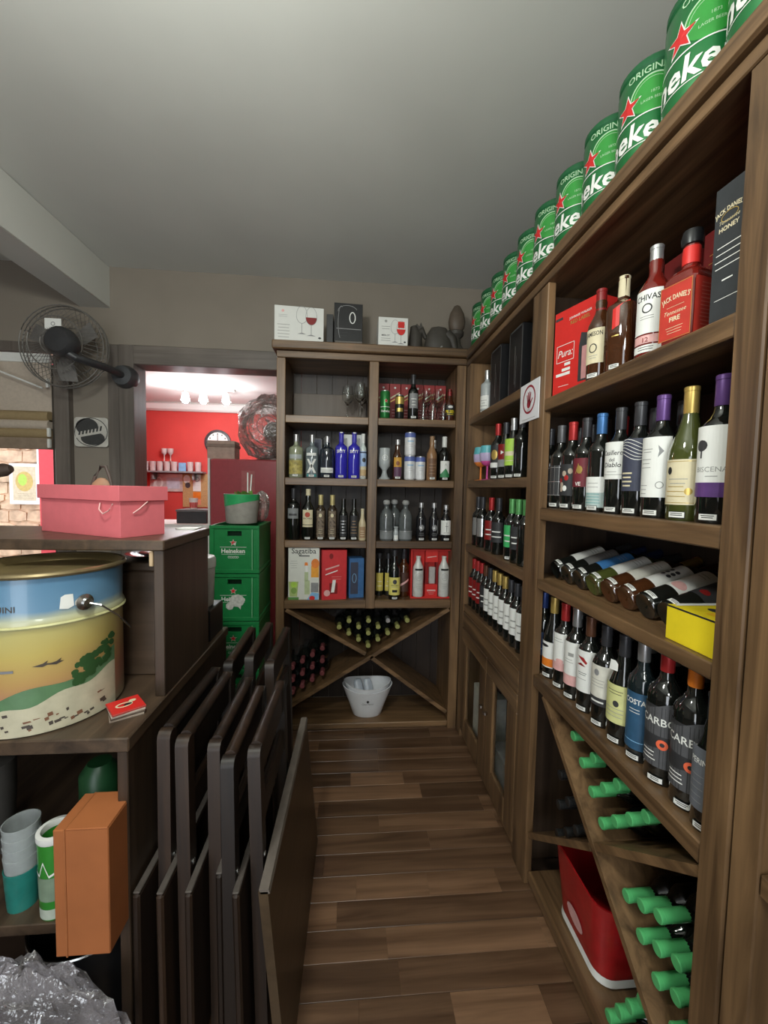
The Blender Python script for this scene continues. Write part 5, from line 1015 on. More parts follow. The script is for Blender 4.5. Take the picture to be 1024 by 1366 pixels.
# ice buckets
ib = thing('ice_bucket', 'white oval ice bucket with small crest at the bottom of back cabinet', 'bucket', (.128, 2.615, .05))
IB = mat('white_acrylic', (.86, .87, .90), .3, coat=.3, var=.02)
def oval(a, b, n=36): return [(a*cos(2*pi*i/n), b*sin(2*pi*i/n)) for i in range(n)]
def ovalz(a, b, zl, n=36):
    return [(a*cos(2*pi*i/n), b*sin(2*pi*i/n), zl+.018*cos(4*pi*i/n)) for i in range(n)]
def bucket(sc, z0, zs, wall=.006):
    mb = MB(); n = 36; secs = []
    for f, z in ((.0, 0), (.53, 0), (.57, .006), (.70, .07), (.86, .135), (1.0, .195), (.965, .195), (.82, .135), (.62, .05), (.0, .04)):
        for i in range(n):
            t = 2*pi*i/n; lift = .012*cos(2*t)*(z/.195)**2
            mb.v.append((.166*sc*f*cos(t), .108*sc*f*sin(t), z0+z*zs+lift))
        secs.append(f)
    for j in range(len(secs)-1):
        for i in range(n): mb.f.append((j*n+i, j*n+(i+1) % n, (j+1)*n+(i+1) % n, (j+1)*n+i)); mb.m.append(0)
    return mb
obj('body', bucket(1, 0, 1).mesh('body', [IB]), ib)
a = Art(lambda u, v, h: (u, -.1055*.84*math.sqrt(max(0, 1-(u/.14)**2))-.007-h+(.125-v)*.30, v), .0005); a.ell(0, .125, .008, .010, DGRAY, 1, 12).text('Casa Perini', 0, .100, .020, GINK, 1, 0, .2, wmax=.075); obj('crest', a.mesh('crest'), ib)
ib2 = tag(obj('ice_bucket', bucket(.94, 0, .9).mesh('ice_bucket', [IB]), None, (.128, 2.615, .092)), 'second white oval ice bucket nested inside the first', 'bucket')
for k, (dx, an) in enumerate(((-.045, .5), (.02, .42))):
    o = obj('ladle', MB().lathe([(0, 0), (.028, .0), (.032, .01), (.030, .10), (.022, .125), (0, .128)], 14, sy=.6).mesh('ladle', [mat('pale_blue_acrylic', (.55, .60, .68), .25, coat=.5)]), None, (.128+dx, 2.60, .155), (R(-30), -an*.0, R(20))); tag(o, 'pale acrylic scoop lying in the white ice bucket, %s' % ('left', 'right')[k], 'scoop', 'scoops in the ice bucket')

# on top of the back cabinet
TZ = 2.402
def wg(a, u, v, s_, wine_=False, filled=None):
    a.ring(u, v+.075*s_, .034*s_, .045*s_, .0025*s_, GRAY, 1, 24, pi*.85 if 0 else pi, 2*pi); a.ring(u, v+.075*s_, .034*s_, .062*s_, .002*s_, GRAY, 1, 24, 0, pi)
    a.rect(u-.0016*s_, v-.03*s_, u+.0016*s_, v+.031*s_, GRAY, 1); a.poly([(u-.028*s_, v-.034*s_), (u+.028*s_, v-.034*s_), (u+.004*s_, v-.026*s_), (u-.004*s_, v-.026*s_)], GRAY, 1)
    if wine_: a.ell(u, v+.075*s_, .032*s_, .043*s_, filled or DRED, 2, 16, pi, 2*pi)
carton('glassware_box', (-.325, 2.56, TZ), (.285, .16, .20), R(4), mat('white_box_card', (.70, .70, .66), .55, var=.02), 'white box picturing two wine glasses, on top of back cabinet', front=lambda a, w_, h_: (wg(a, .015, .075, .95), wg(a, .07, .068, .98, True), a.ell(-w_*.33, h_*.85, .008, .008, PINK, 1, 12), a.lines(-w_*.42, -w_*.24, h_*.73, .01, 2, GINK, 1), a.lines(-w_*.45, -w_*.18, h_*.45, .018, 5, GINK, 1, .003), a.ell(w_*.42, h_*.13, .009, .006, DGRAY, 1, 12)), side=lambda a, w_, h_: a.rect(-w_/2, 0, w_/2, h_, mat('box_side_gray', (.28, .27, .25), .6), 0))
def swirl(a, w_, h_):
    P = mat('swirl_gray', (.28, .28, .28), .5); a.ring(-.005, h_*.80, .06, .035, .003, P, 1, 26, .3, 3.3); a.ring(.025, h_*.63, .020, .036, .006, WHITE, 1, 24); a.rect(-w_*.42, h_*.33, w_*.45, h_*.35, GRAY, 1); a.ring(-.045, h_*.5, .02, .10, .003, P, 1, 22, 1.2, 4.4); a.lines(-w_*.4, 0, h_*.24, .02, 2, DGRAY, 1)
carton('glassware_box', (-.035, 2.64, TZ+.048), (.176, .10, .235), R(3), mat('black_box_card', (.022, .022, .022), .45), 'black box with pale swirl drawing on top of back cabinet', front=swirl)
tag(bx('gray_box', mat('warm_gray_card', (.14, .125, .11), .6), (-.115, .055, 2.57, 2.72, TZ, TZ+.048)), 'flat gray box under the black box on back cabinet', 'box')
tag(bx('dark_box', mat('smoke_card', (.05, .05, .05), .5), (-.165, -.125, 2.56, 2.70, TZ, TZ+.2)), 'narrow dark box between the white and black boxes', 'box')
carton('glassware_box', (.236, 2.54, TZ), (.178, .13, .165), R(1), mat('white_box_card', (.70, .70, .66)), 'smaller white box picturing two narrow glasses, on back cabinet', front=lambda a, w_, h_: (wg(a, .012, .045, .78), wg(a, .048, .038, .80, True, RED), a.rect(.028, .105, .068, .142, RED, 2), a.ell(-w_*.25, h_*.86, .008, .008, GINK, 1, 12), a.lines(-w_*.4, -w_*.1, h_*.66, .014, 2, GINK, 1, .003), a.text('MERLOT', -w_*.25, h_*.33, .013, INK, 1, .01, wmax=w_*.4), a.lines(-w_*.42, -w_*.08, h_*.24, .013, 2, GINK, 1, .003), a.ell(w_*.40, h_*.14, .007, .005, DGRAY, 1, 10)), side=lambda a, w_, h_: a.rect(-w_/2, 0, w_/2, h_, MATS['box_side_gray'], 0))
SC = mat('dark_sculpture', (.055, .048, .040), .55)
o = thing('wood_sculpture', 'dark carved rooster figure on back cabinet', 'figurine', (.42, 2.58, TZ)); mb = MB()
mb.tube([(.385, 2.58, TZ), (.39, 2.58, TZ+.10), (.375, 2.58, TZ+.16)], [.045, .042, .02], 12); mb.build('body', SC, o); mb = MB(); mb.tube([(.395, 2.58, TZ+.1), (.43, 2.58, TZ+.135), (.455, 2.58, TZ+.09)], [.03, .028, .012], 10); mb.build('tail', SC, o)
MB().prism([(.372, .15), (.395, .175), (.41, .16), (.42, .185), (.44, .14), (.40, .13)], lambda u, v, h: (u, 2.57+h, TZ+v), .02).build('comb', SC, o)
o = thing('wood_sculpture', 'dark hump shaped carved figure beside the rooster', 'figurine', (.54, 2.58, TZ)); mb = MB()
mb.lathe([(0, 0), (.085, 0), (.09, .05), (.078, .11), (.05, .155), (0, .17)], 20, c=(.535, 2.58, TZ), sy=.6); mb.build('body', SC, o); mb = MB(); mb.tube([(.58, 2.57, TZ+.12), (.62, 2.57, TZ+.09), (.64, 2.57, TZ+.03)], [.035, .03, .02], 10); mb.build('flank', SC, o)
MB().tube([(.49, 2.54, TZ+.004), (.53, 2.53, TZ+.012), (.55, 2.53, TZ+.03)], .005, 6).build('ribbon', mat('pale_ribbon', (.30, .29, .26), .6), o)
o = thing('wooden_torch', 'dark tulip shaped wooden torch at the corner of back cabinet', 'figurine', (.655, 2.62, TZ)); MB().lathe([(0, 0), (.06, 0), (.065, .03), (.035, .07), (.03, .11), (.05, .13), (.052, .15), (.035, .16)], 18, c=(.655, 2.62, TZ)).build('base', SC, o)
MB().lathe([(.03, .155), (.05, .18), (.055, .22), (.045, .27), (.02, .315), (0, .325)], 14, c=(.66, 2.62, TZ), sy=.7).build('tulip', mat('brown_sculpture', (.10, .075, .055), .55), o)

# ================================================================== CRATES AND PLANTER
def crate(i):
    x0, x1, y0, y1, H = -.757, -.498, 2.25, 2.57, .262
    z = i*.266
    o = thing('beer_crate', 'green plastic beer crate beside the back cabinet, %s' % ('lowest of its stack', 'second from the floor', 'third from the floor', 'second from the top with white sticker', 'topmost of its stack')[i], 'crate', ((x0+x1)/2, (y0+y1)/2, z), 'stacked beer crates')
    X = lambda b: (b[0], b[1], b[2], b[3], z+b[4], z+b[5])
    f = MB(); t = .012; hx0, hx1, hz0, hz1 = -.665, -.590, .205, .232
    # front wall with a hand hole
    for b in ((x0, hx0, y0, y0+t, .01, H), (hx1, x1, y0, y0+t, .01, H), (hx0, hx1, y0, y0+t, .01, hz0), (hx0, hx1, y0, y0+t, hz1, H)): f.box(*X(b))
    f.build('front_wall', GREEN, o)
    f = MB(); f.box(*X((x0, x1, y1-t, y1, .01, H))); f.box(*X((x0, x0+t, y0+t, y1-t, .01, H))); f.box(*X((x1-t, x1, y0+t, y1-t, .01, H))); f.box(*X((x0+.004, x1-.004, y0+.004, y1-.004, 0, .012))); f.build('side_wall', GREEN, o)
    f = MB()
    for b in ((x0-.003, x1+.003, y0-.006, y0+.004, H-.018, H), (x0-.003, x1+.003, y0-.006, y0+.004, .0, .022), (x0-.003, x0+.022, y0-.006, y0+.004, .022, H-.018), (x1-.040, x1-.030, y0-.006, y0+.004, .022, H-.018), (x1-.012, x1+.003, y0-.006, y0+.004, .022, H-.018), (x1-.004, x1+.004, y0, y1, H-.018, H), (x1-.004, x1+.004, y0, y1, 0, .022)): f.box(*X(b), c=.002)
    f.build('rib', GREEN, o)
    f = MB(); f.box(*X((x1-.036, x1-.033, y0-.0075, y0-.006, .02, H-.02))); f.build('painted_rib_highlight', mat('rib_highlight_green', (.25, .50, .30), .3), o)  # pale strip painted as the glint along the rib
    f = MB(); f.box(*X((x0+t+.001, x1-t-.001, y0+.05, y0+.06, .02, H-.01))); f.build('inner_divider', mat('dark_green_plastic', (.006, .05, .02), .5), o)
    a = Art(plane(((x0+x1)/2-.007, y0, z), (1, 0, 0), (0, 0, 1)), .0008)
    a.star(0, .168, .020, WHITE, 1); a.star(0, .168, .0165, STARR, 2); a.text('Heineken', 0, .112, .034, WHITE, 2, .022, wmax=.125); a.rect(-.07, .143, .07, .145, WHITE, 1); a.rect(-.062, .104, .062, .1055, WHITE, 1)
    for k in range(5): a.ring(-.022+k*.011, .089, .007, .006, .0022, WHITE, 1, 10)
    if i == 3: a.ell(.02, .115, .042, .036, mat('torn_sticker', (.55, .56, .52), .7, var=.2, scale=80), 8, 9); a.ell(-.018, .085, .022, .022, MATS['torn_sticker'], 9, 7); a.poly([(.02, .09), (.045, .10), (.04, .065)], MATS['torn_sticker'], 10)
    if i == 4:
        a.poly([(-.0, .165), (.016, .172), (.012, .150)], MATS.get('torn_sticker') or WHITE, 8)
    q = obj('print', a.mesh('print'), o); q.location = (-o.location.x, -o.location.y, -o.location.z)
for i in range(5): crate(i)
pt = thing('plant_pot', 'round pot with green slanted top band over gray, on the crates', 'pot', (-.628, 2.40, 1.33))
PR = .098
MB().lathe([(0, 0), (PR*.86, 0), (PR*.88, .005), (PR, .165), (PR*.95, .165), (PR*.84, .13), (0, .13)], 28, c=(-.628, 2.40, 1.33)).build('body', mat('pot_gray', (.36, .34, .31), .45), pt)
a = Art(lambda u, v, h: ((PR*.88+PR*.12*v/.165+h)*cos(-pi/2+u/PR)-.628, (PR*.88+PR*.12*v/.165+h)*sin(-pi/2+u/PR)+2.40, 1.33+v), .001); n = 40
for i in range(n):
    u0, u1 = -pi*PR+2*pi*PR*i/n, -pi*PR+2*pi*PR*(i+1)/n; e = lambda u: .112+.020*sin(u/PR)
    a.poly([(u0, e(u0)), (u1, e(u1)), (u1, .164), (u0, .164)], mat('pot_green', (.03, .36, .12), .4), 0)
q = obj('green_band', a.mesh('green_band'), pt); q.location = (.628, -2.40, -1.33)
mb = MB()
for i in range(26):
    an, L = random.random()*6.28, .03+.05*random.random(); b0 = Vector((-.628+.06*(random.random()-.2), 2.40+.06*(random.random()-.5), 1.475)); d = Vector((cos(an)*.6, sin(an)*.6, .55)); s_ = Vector((-sin(an), cos(an), .3))*.014
    mb.add([b0, b0+d*L*.6+s_, b0+d*L, b0+d*L*.6-s_, b0+d*L*.6+Vector((0, 0, .004))], [(0, 1, 4), (1, 2, 4), (2, 3, 4), (3, 0, 4)])
q = mb.build('foliage', mat('herb_green', (.14, .30, .05), .55), pt); q['kind'] = 'stuff'
mb = MB(); mb.tube([(-.60, 2.42, 1.46), (-.605, 2.44, 1.62)], .004, 6); mb.tube([(-.588, 2.42, 1.46), (-.585, 2.45, 1.61)], .004, 6); mb.build('white_straws', WHITE, pt)
sb = thing('bagged_cushion', 'pink bundle in clear plastic on the crates behind the pot', 'bag', (-.545, 2.535, 1.33)); crumple((-.548, 2.53, 1.395), .045, .035, .065, 14, 10, .06, 6).build('bundle', mat('dusty_pink', (.42, .17, .16), .7), sb); crumple((-.548, 2.53, 1.42), .052, .038, .09, 16, 10, .08, 9).build('plastic_wrap', FILM, sb, smooth=False)

# ================================================================== COUNTER, HUTCH, DRUM
ct = thing('bar_counter', 'dark wooden bar counter with open shelf, at left', 'counter', (-1.1, 1.35, 0))
bx('counter_top', CTW, (-2.0, -.515, .97, 1.75, .905, .94), ct, .003)
bx('side_panel', ESP, (-.545, -.520, .975, 1.74, 0, .905), ct); bx('lower_shelf', CTW, (-2.0, -.547, .975, 1.70, .455, .482), ct); bx('back_panel', ESP, (-2.0, -.547, 1.71, 1.74, 0, .905), ct); bx('side_panel', ESP, (-2.03, -2.0, .975, 1.74, 0, .94), ct)
ht = thing('counter_hutch', 'dark open hutch standing on the bar counter', 'hutch', (-1.1, 1.33, .94))
bx('hutch_top', CTW, (-1.95, -.512, 1.155, 1.52, 1.357, 1.386), ht, .003); bx('side_panel', ESP, (-.545, -.517, 1.165, 1.515, .94, 1.357), ht); bx('side_panel', ESP, (-1.95, -1.92, 1.165, 1.515, .94, 1.357), ht)
bx('block', mat('raw_wood', (.55, .40, .24), .6), (-.556, -.5455, 1.162, 1.19, 1.312, 1.355), ht)
cb = thing('wooden_box', 'dark brown wooden box inside the hutch behind the drum', 'box', (-.645, 1.39, .94)); bx('body', wood('box_brown', (.060, .038, .024), (.10, .064, .042), 'x', .5), (-.745, -.548, 1.30, 1.50, .94, 1.27), cb, .004); bx('lid', MATS['box_brown'], (-.748, -.5475, 1.295, 1.503, 1.272, 1.298), cb, .003)
pt_ = thing('metal_plate', 'dark steel plate with pale rim on the wooden box', 'plate', (-.655, 1.395, 1.298)); MB().lathe([(0, 0), (.05, 0), (.085, .014), (.088, .017), (.083, .016), (.05, .004), (0, .004)], 28, c=(-.645, 1.395, 1.298)).build('plate', STEEL, pt_); MB().lathe([(0, 0), (.03, 0), (.05, .012), (.048, .014), (0, .006)], 22, c=(-.645, 1.395, 1.3035)).build('saucer', mat('dull_silver', (.30, .30, .29), .3, .7), pt_)
# pail behind the hutch
tag(bx('dark_box', BLACK, (-.72, -.53, 1.57, 1.73, .94, 1.062), c=.004), 'black box on the counter end under the white pail', 'box')
pa = thing('white_pail', 'white plastic pail with lid on the counter end before the crates', 'pail', (-.615, 1.65, 1.062)); MB().lathe([(0, 0), (.066, 0), (.070, .005), (.076, .155), (0, .155)], 26, c=(-.615, 1.65, 1.062)).build('body', mat('pail_white', (.50, .50, .47), .45), pa); MB().lathe([(.074, .15), (.079, .155), (.079, .185), (.074, .195), (0, .197)], 26, c=(-.615, 1.65, 1.062)).build('lid', mat('pail_lid', (.56, .56, .53), .45), pa)
# painted drum
dr = thing('tin_drum', 'large tin drum painted with a sunset landscape on the counter', 'drum', (-.806, 1.142, .94))
DC = (-.806, 1.142, .94); DR = .168
def painted():
    a = bpy.data.materials.new('painted_sunset_tin'); a.use_nodes = True; t = a.node_tree; n = t.nodes; b = n['Principled BSDF']; tc = n.new('ShaderNodeTexCoord'); sp = n.new('ShaderNodeSeparateXYZ'); no = n.new('ShaderNodeTexNoise'); no.inputs['Scale'].default_value = 7
    ma = n.new('ShaderNodeMath'); ma.operation = 'MULTIPLY_ADD'; ma.inputs[1].default_value = .06
    mr = n.new('ShaderNodeMapRange'); mr.inputs['From Max'].default_value = .39; cr = n.new('ShaderNodeValToRGB'); L = t.links
    L.new(tc.outputs['Object'], sp.inputs[0]); L.new(tc.outputs['Object'], no.inputs['Vector']); L.new(no.outputs['Fac'], ma.inputs[0]); L.new(sp.outputs['Z'], ma.inputs[2]); L.new(ma.outputs[0], mr.inputs['Value']); L.new(mr.outputs['Result'], cr.inputs['Fac']); L.new(cr.outputs['Color'], b.inputs['Base Color'])
    e = cr.color_ramp.elements; e[0].position = .08; e[0].color = (.62, .58, .40, 1); e[1].position = 1; e[1].color = (.10, .22, .35, 1)
    for p, c in ((.30, (.60, .28, .19, 1)), (.42, (.66, .40, .15, 1)), (.58, (.70, .55, .17, 1)), (.70, (.66, .58, .22, 1)), (.79, (.40, .42, .30, 1)), (.85, (.12, .24, .37, 1))):
        q = e.new(p); q.color = c
    b.inputs['Roughness'].default_value = .35; b.inputs['Coat Weight'].default_value = .3; return a
PT = painted()
mb = MB(); mb.lathe([(DR-.006, .0), (DR, .008), (DR, .255), (DR+.004, .262), (DR+.005, .270), (DR+.001, .278), (DR, .282), (DR+.002, .375), (DR+.002, .380)], 48, c=DC); mb.f = [f for f in mb.f if len(f) == 4]; mb.m = [0]*len(mb.f); mb.build('body', PT, dr)
mb = MB(); mb.tube([(DC[0]+(DR+.004)*cos(t), DC[1]+(DR+.004)*sin(t), DC[2]+.382) for t in [2*pi*i/48 for i in range(48)]], .007, 8, closed=True); mb.build('rim', GOLD if 0 else mat('brass_rim', (.42, .33, .18), .3, .8), dr)
mb = MB(); mb.shell([(DR-.002, .385), (DR-.012, .374), (DR-.014, .368), (.001, .370)], 48, c=DC); mb.build('lid', mat('drum_lid', (.34, .26, .12), .3, .6, var=.3, scale=8), dr)
mb = MB(); mb.tube([(DC[0]+(DR+.0035)*cos(t), DC[1]+(DR+.0035)*sin(t), DC[2]+.262) for t in [2*pi*i/48 for i in range(48)]], .0045, 6, closed=True); mb.build('raised_band', mat('pale_yellow_paint', (.52, .50, .25), .4), dr)
a = Art(cyl(DR, c=DC), .0008)
GH = mat('painted_green', (.10, .20, .095), .45); GT = mat('painted_dark_green', (.030, .085, .025), .5); WV = mat('painted_sand', (.50, .46, .33), .5); DKP = mat('painted_dark', (.07, .055, .045), .5)
def band(u0, u1, lo, hi, ma, L, n=24):
    for i in range(n):
        p, q = u0+(u1-u0)*i/n, u0+(u1-u0)*(i+1)/n; a.poly([(p, lo(p)), (q, lo(q)), (q, hi(q)), (p, hi(p))], ma, L)
band(-.26, .26, lambda u: .05, lambda u: .085+.05*max(0, (u+.02))/.2+.010*sin(u*30), GH, 0, 40)
band(-.26, .26, lambda u: .004, lambda u: .062+.045*max(0, u)/.2+.006*sin(u*55+1), WV, 1, 40)
rr = random.Random(5)
for i in range(60):
    u = .150+.10*rr.random(); v = .085+.05*(u-.13)/.1+.055*rr.random(); a.ell(u, v, .006+.007*rr.random(), .005+.006*rr.random(), GT, 2+i % 3, 7)
for i in range(46):
    u = -.2+.42*rr.random(); v = .012+.045*rr.random(); ww, hh = .004+.012*rr.random(), .002+.010*rr.random(); a.poly([(u, v), (u+ww, v+.002), (u+ww*.8, v+hh), (u-.002, v+hh*.8)], DKP if i % 3 else mat('painted_rust', (.20, .09, .05), .5), 2+i % 2)
for k in range(2): a.poly([(.07+k*.025, .168), (.09+k*.025, .164), (.105+k*.025, .170), (.09+k*.025, .172)], DKP, 2); a.poly([(.08+k*.025, .166), (.10+k*.025, .178), (.095+k*.025, .168)], DKP, 2)
a.text('JUINI', .020, .300, .020, DKP, 2, .005); a.rect(-.03, .158, .036, .164, mat('painted_slate', (.20, .20, .22), .5), 2, 5)
a.poly([(.123, .297), (.126, .325), (.134, .330), (.150, .329), (.152, .300), (.140, .294)], WHITE, 2)
q = obj('painting', a.mesh('painting'), dr); q.location = (-DC[0], -DC[1], -DC[2])
ea = -pi/2+1.02
ex, ey = DC[0]+(DR+.004)*cos(ea), DC[1]+(DR+.004)*sin(ea)
mb = MB(); mb.lathe([(0, 0), (.020, 0), (.020, .006), (.011, .010), (.011, .022), (0, .023)], 16); mm = MB(); dN = Vector((cos(ea), sin(ea), 0)); dT = Vector((-sin(ea), cos(ea), 0))
mm.v = [tuple(Vector((ex, ey, DC[2]+.305))+dT*x+Vector((0, 0, y_))+dN*z) for x, y_, z in mb.v]; mm.f = mb.f; mm.m = mb.m; e_ = mm.build('handle_ear', STEEL, dr)
p0 = Vector((ex, ey, DC[2]+.305))+dN*.018
MB().tube([p0, p0+dN*.020+dT*.02+Vector((0, 0, -.008)), p0+dN*.02+dT*.06+Vector((0, 0, -.045)), p0+dN*.005+dT*.10+Vector((0, 0, -.09))], .0025, 6).build('handle_wire', STEEL, e_)
# coasters
CM = Vector((-.582, 1.086, .94)); ca = R(34)
for k in range(4):
    o = thing('coaster', 'square beer coaster in the stack on the counter, %s' % ('lowest', 'second from below', 'third from below', 'red topmost one')[k], 'coaster', (CM.x, CM.y, .94+k*.0052), 'coasters on the counter', (0, 0, R(32+k*3)))
    obj('card', MB().box(-.038, .038, -.038, .038, 0, .005, c=.0008).mesh('card', [(mat('coaster_edge', (.30, .24, .19), .7), mat('coaster_edge_dark', (.10, .07, .05), .7), mat('coaster_edge_pale', (.45, .36, .30), .7), mat('coaster_edge_red', (.40, .05, .04), .6))[k]]), o)
    if k == 3:
        a = Art(plane((0, 0, .005), (1, 0, 0), (0, 1, 0))); a.rect(-.037, -.037, .037, .037, RED).ring(-.004, 0, .020, .013, .005, CREAM, 1, 20).ell(.018, .012, .009, .007, CREAM, 1, 12).ell(.004, -.002, .010, .006, INK, 2, 10); obj('print', a.mesh('print'), o)
# pink box on the hutch
pk = thing('gift_box', 'pink lidded gift box with cord handle on top of the hutch', 'box', (-.785, 1.345, 1.386), None, (0, 0, R(-28)))
PKM = mat('pink_card', (.66, .15, .17), .6, var=.04)
obj('body', MB().box(-.185, .195, -.07, .07, 0, .105, c=.001).mesh('body', [PKM]), pk); obj('lid', MB().box(-.192, .202, -.077, .077, .105, .148, c=.001).mesh('lid', [PKM]), pk)
CRD = mat('pale_cord', (.70, .42, .40), .7)
obj('cord', MB().tube([(.115, -.074, .098), (.122, -.082, .080), (.142, -.084, .068), (.165, -.082, .078), (.170, -.074, .098)], .0018, 6).mesh('cord', [CRD]), pk)
obj('cord', MB().tube([(.199, -.035, .070), (.205, -.02, .082), (.205, .0, .098), (.20, .01, .102)], .0018, 6).mesh('cord', [CRD]), pk)
tag(bx('paper_sheet', WHITE, (-.60, -.535, 1.44, 1.505, 1.386, 1.390), c=0), 'white paper sheet on the hutch corner beside the pink box', 'paper')
pu = thing('hand_bag', 'small tan bag with dark strap behind the pink box', 'bag', (-.865, 1.49, 1.386))
mb = MB(); mb.lathe([(0, 0), (.045, 0), (.048, .06), (.042, .12), (.03, .155), (.012, .172), (0, .174)], 20, c=(-.865, 1.487, 1.386), sy=.45); mb.build('pouch', mat('tan_leather', (.36, .20, .12), .6), pu)
MB().tube([(-.905, 1.487, 1.51), (-.885, 1.487, 1.565), (-.865, 1.487, 1.60), (-.850, 1.487, 1.60), (-.838, 1.487, 1.565), (-.825, 1.487, 1.50)], .006, 8).build('strap', mat('dark_strap_leather', (.08, .06, .05), .6), pu)

# ---- lower shelf things
SZ = .482
ob = thing('cardboard_box', 'orange brown cardboard box jutting from the counter shelf', 'box', (-.585, .955, SZ))
OC = mat('orange_cardboard', (.36, .115, .034), .7, var=.08, scale=12)
bx('body', OC, (-.640, -.524, .90, 1.01, SZ, SZ+.297), ob, .002); bx('tape_seam', mat('tape_brown', (.34, .115, .038), .45), (-.617, -.6135, .8985, 1.01, SZ, SZ+.2985), ob, 0); bx('flap', OC, (-.613, -.525, .899, 1.009, SZ+.2965, SZ+.2995), ob, .001)
def cup_stack(loc, n, label):
    o = thing('plastic_cup', label, 'cup', loc)
    return o
TRC = mat('translucent_plastic', (.62, .66, .66), .25, trans=.55, var=.1, ior=1.15)
TCG = mat('teal_tumbler', (.02, .19, .16), .3, coat=.4)
cupc = (-.808, 1.035, SZ)
o = thing('plastic_cup', 'teal plastic cup on the counter shelf, under clear ones', 'cup', cupc)
MB().lathe([(0, 0), (.032, 0), (.038, .10), (.036, .10), (.030, .006), (0, .006)], 22, c=cupc).build('body', TCG, o)
for k in range(4):
    cz = (cupc[0], cupc[1], SZ+.030+k*.026)
    o = thing('plastic_cup', 'clear plastic cup nested in the stack on the counter shelf, %s' % ('lowest clear one', 'second', 'third', 'topmost')[k], 'cup', cz, 'clear cups nested on the counter shelf')
    MB().lathe([(0, 0), (.029, 0), (.0375+.0004*k, .105), (.0355+.0004*k, .105), (.0275, .004), (0, .004)], 22, c=cz).build('body', TRC, o)
gc = (-.712, 1.015, SZ); o = thing('printed_tumbler', 'green tumbler with white rim and zigzag line beside the orange box', 'cup', gc)
MB().lathe([(0, 0), (.034, 0), (.0355, .006), (.0385, .195), (.0385, .203), (.031, .203), (.029, .02), (0, .02)], 26, c=gc).build('body', mat('tumbler_green', (.035, .24, .03), .3, coat=.4), o)
mb = MB(); mb.lathe([(.0387, .192), (.0402, .196), (.0402, .208), (.031, .209), (.030, .20), (.0309, .192)], 26, c=gc); mb.f = [f for f in mb.f if len(f) == 4]; mb.m = [0]*len(mb.f); mb.build('rim', WHITE, o)
a = Art(lambda u, v, h: (gc[0]+(.0345+.0205*v+h)*cos(-pi/2+u/.0375), gc[1]+(.0345+.0205*v+h)*sin(-pi/2+u/.0375), gc[2]+v), .001)
zz_ = [(-.07, .118), (-.03, .118), (-.018, .112), (-.006, .148), (.006, .112), (.018, .118), (.07, .118)]
for (u0, v0), (u1, v1) in zip(zz_, zz_[1:]): a.poly([(u0, v0), (u1, v1), (u1, v1+.006), (u0, v0+.006)], WHITE, 1)
a.rect(-.04, .05, .04, .11, mat('gray_green_print', (.20, .27, .19), .4), 0, 8); a.rect(-.04, .004, .04, .03, mat('pale_foot', (.45, .50, .42), .4), 0, 8)
q = obj('print', a.mesh('print'), o); q.location = (-gc[0], -gc[1], -gc[2])
tag(MB().lathe([(0, 0), (.045, 0), (.05, .01), (.05, .24), (.03, .27), (0, .27)], 20, c=(-.70, 1.17, SZ)).build('green_canister', mat('deep_green', (.012, .06, .02), .4), loc=(-.70, 1.17, SZ)), 'dark green canister in the back of the counter shelf', 'canister')
tag(MB().lathe([(0, 0), (.05, 0), (.06, .15), (.062, .26), (.03, .27), (0, .27)], 20, c=(-1.02, 1.2, SZ)).build('gray_pitcher', mat('dusk_gray', (.07, .065, .06), .5), loc=(-1.02, 1.2, SZ)), 'dim gray pitcher at the left end of the counter shelf', 'pitcher')
# pot and plastic bag under the shelf
bk = thing('black_pot', 'black pot with shiny rim under the counter shelf', 'pot', (-.70, 1.16, 0)); MB().lathe([(0, .0), (.12, 0), (.145, .02), (.155, .34), (.147, .34), (.135, .03), (0, .02)], 32, c=(-.71, 1.16, 0)).build('body', BLACK, bk)
MB().tube([(-.71+.153*cos(t), 1.16+.153*sin(t), .342) for t in [2*pi*i/40 for i in range(40)]], .004, 6, closed=True).build('rim', STEEL, bk)
FILM2 = film('crumpled_plastic', (.62, .58, .60), .22)
mb = crumple((-.715, .905, .243), .205, .056, .213, 46, 22, .09, 21)
pbg = tag(mb.build('plastic_bag', FILM2, loc=(-.735, .905, .03)), 'crumpled clear plastic bag under the counter shelf', 'bag')
tag(MB().lathe([(0, 0), (.05, 0), (.06, .12), (.058, .25), (0, .26)], 20, c=(-.745, .905, .065), sx=2.1, sy=.55).build('dark_bundle', mat('plum_black', (.035, .022, .03), .6), loc=(-.745, .905, .065)), 'dark bundle inside the clear plastic bag', 'bundle')

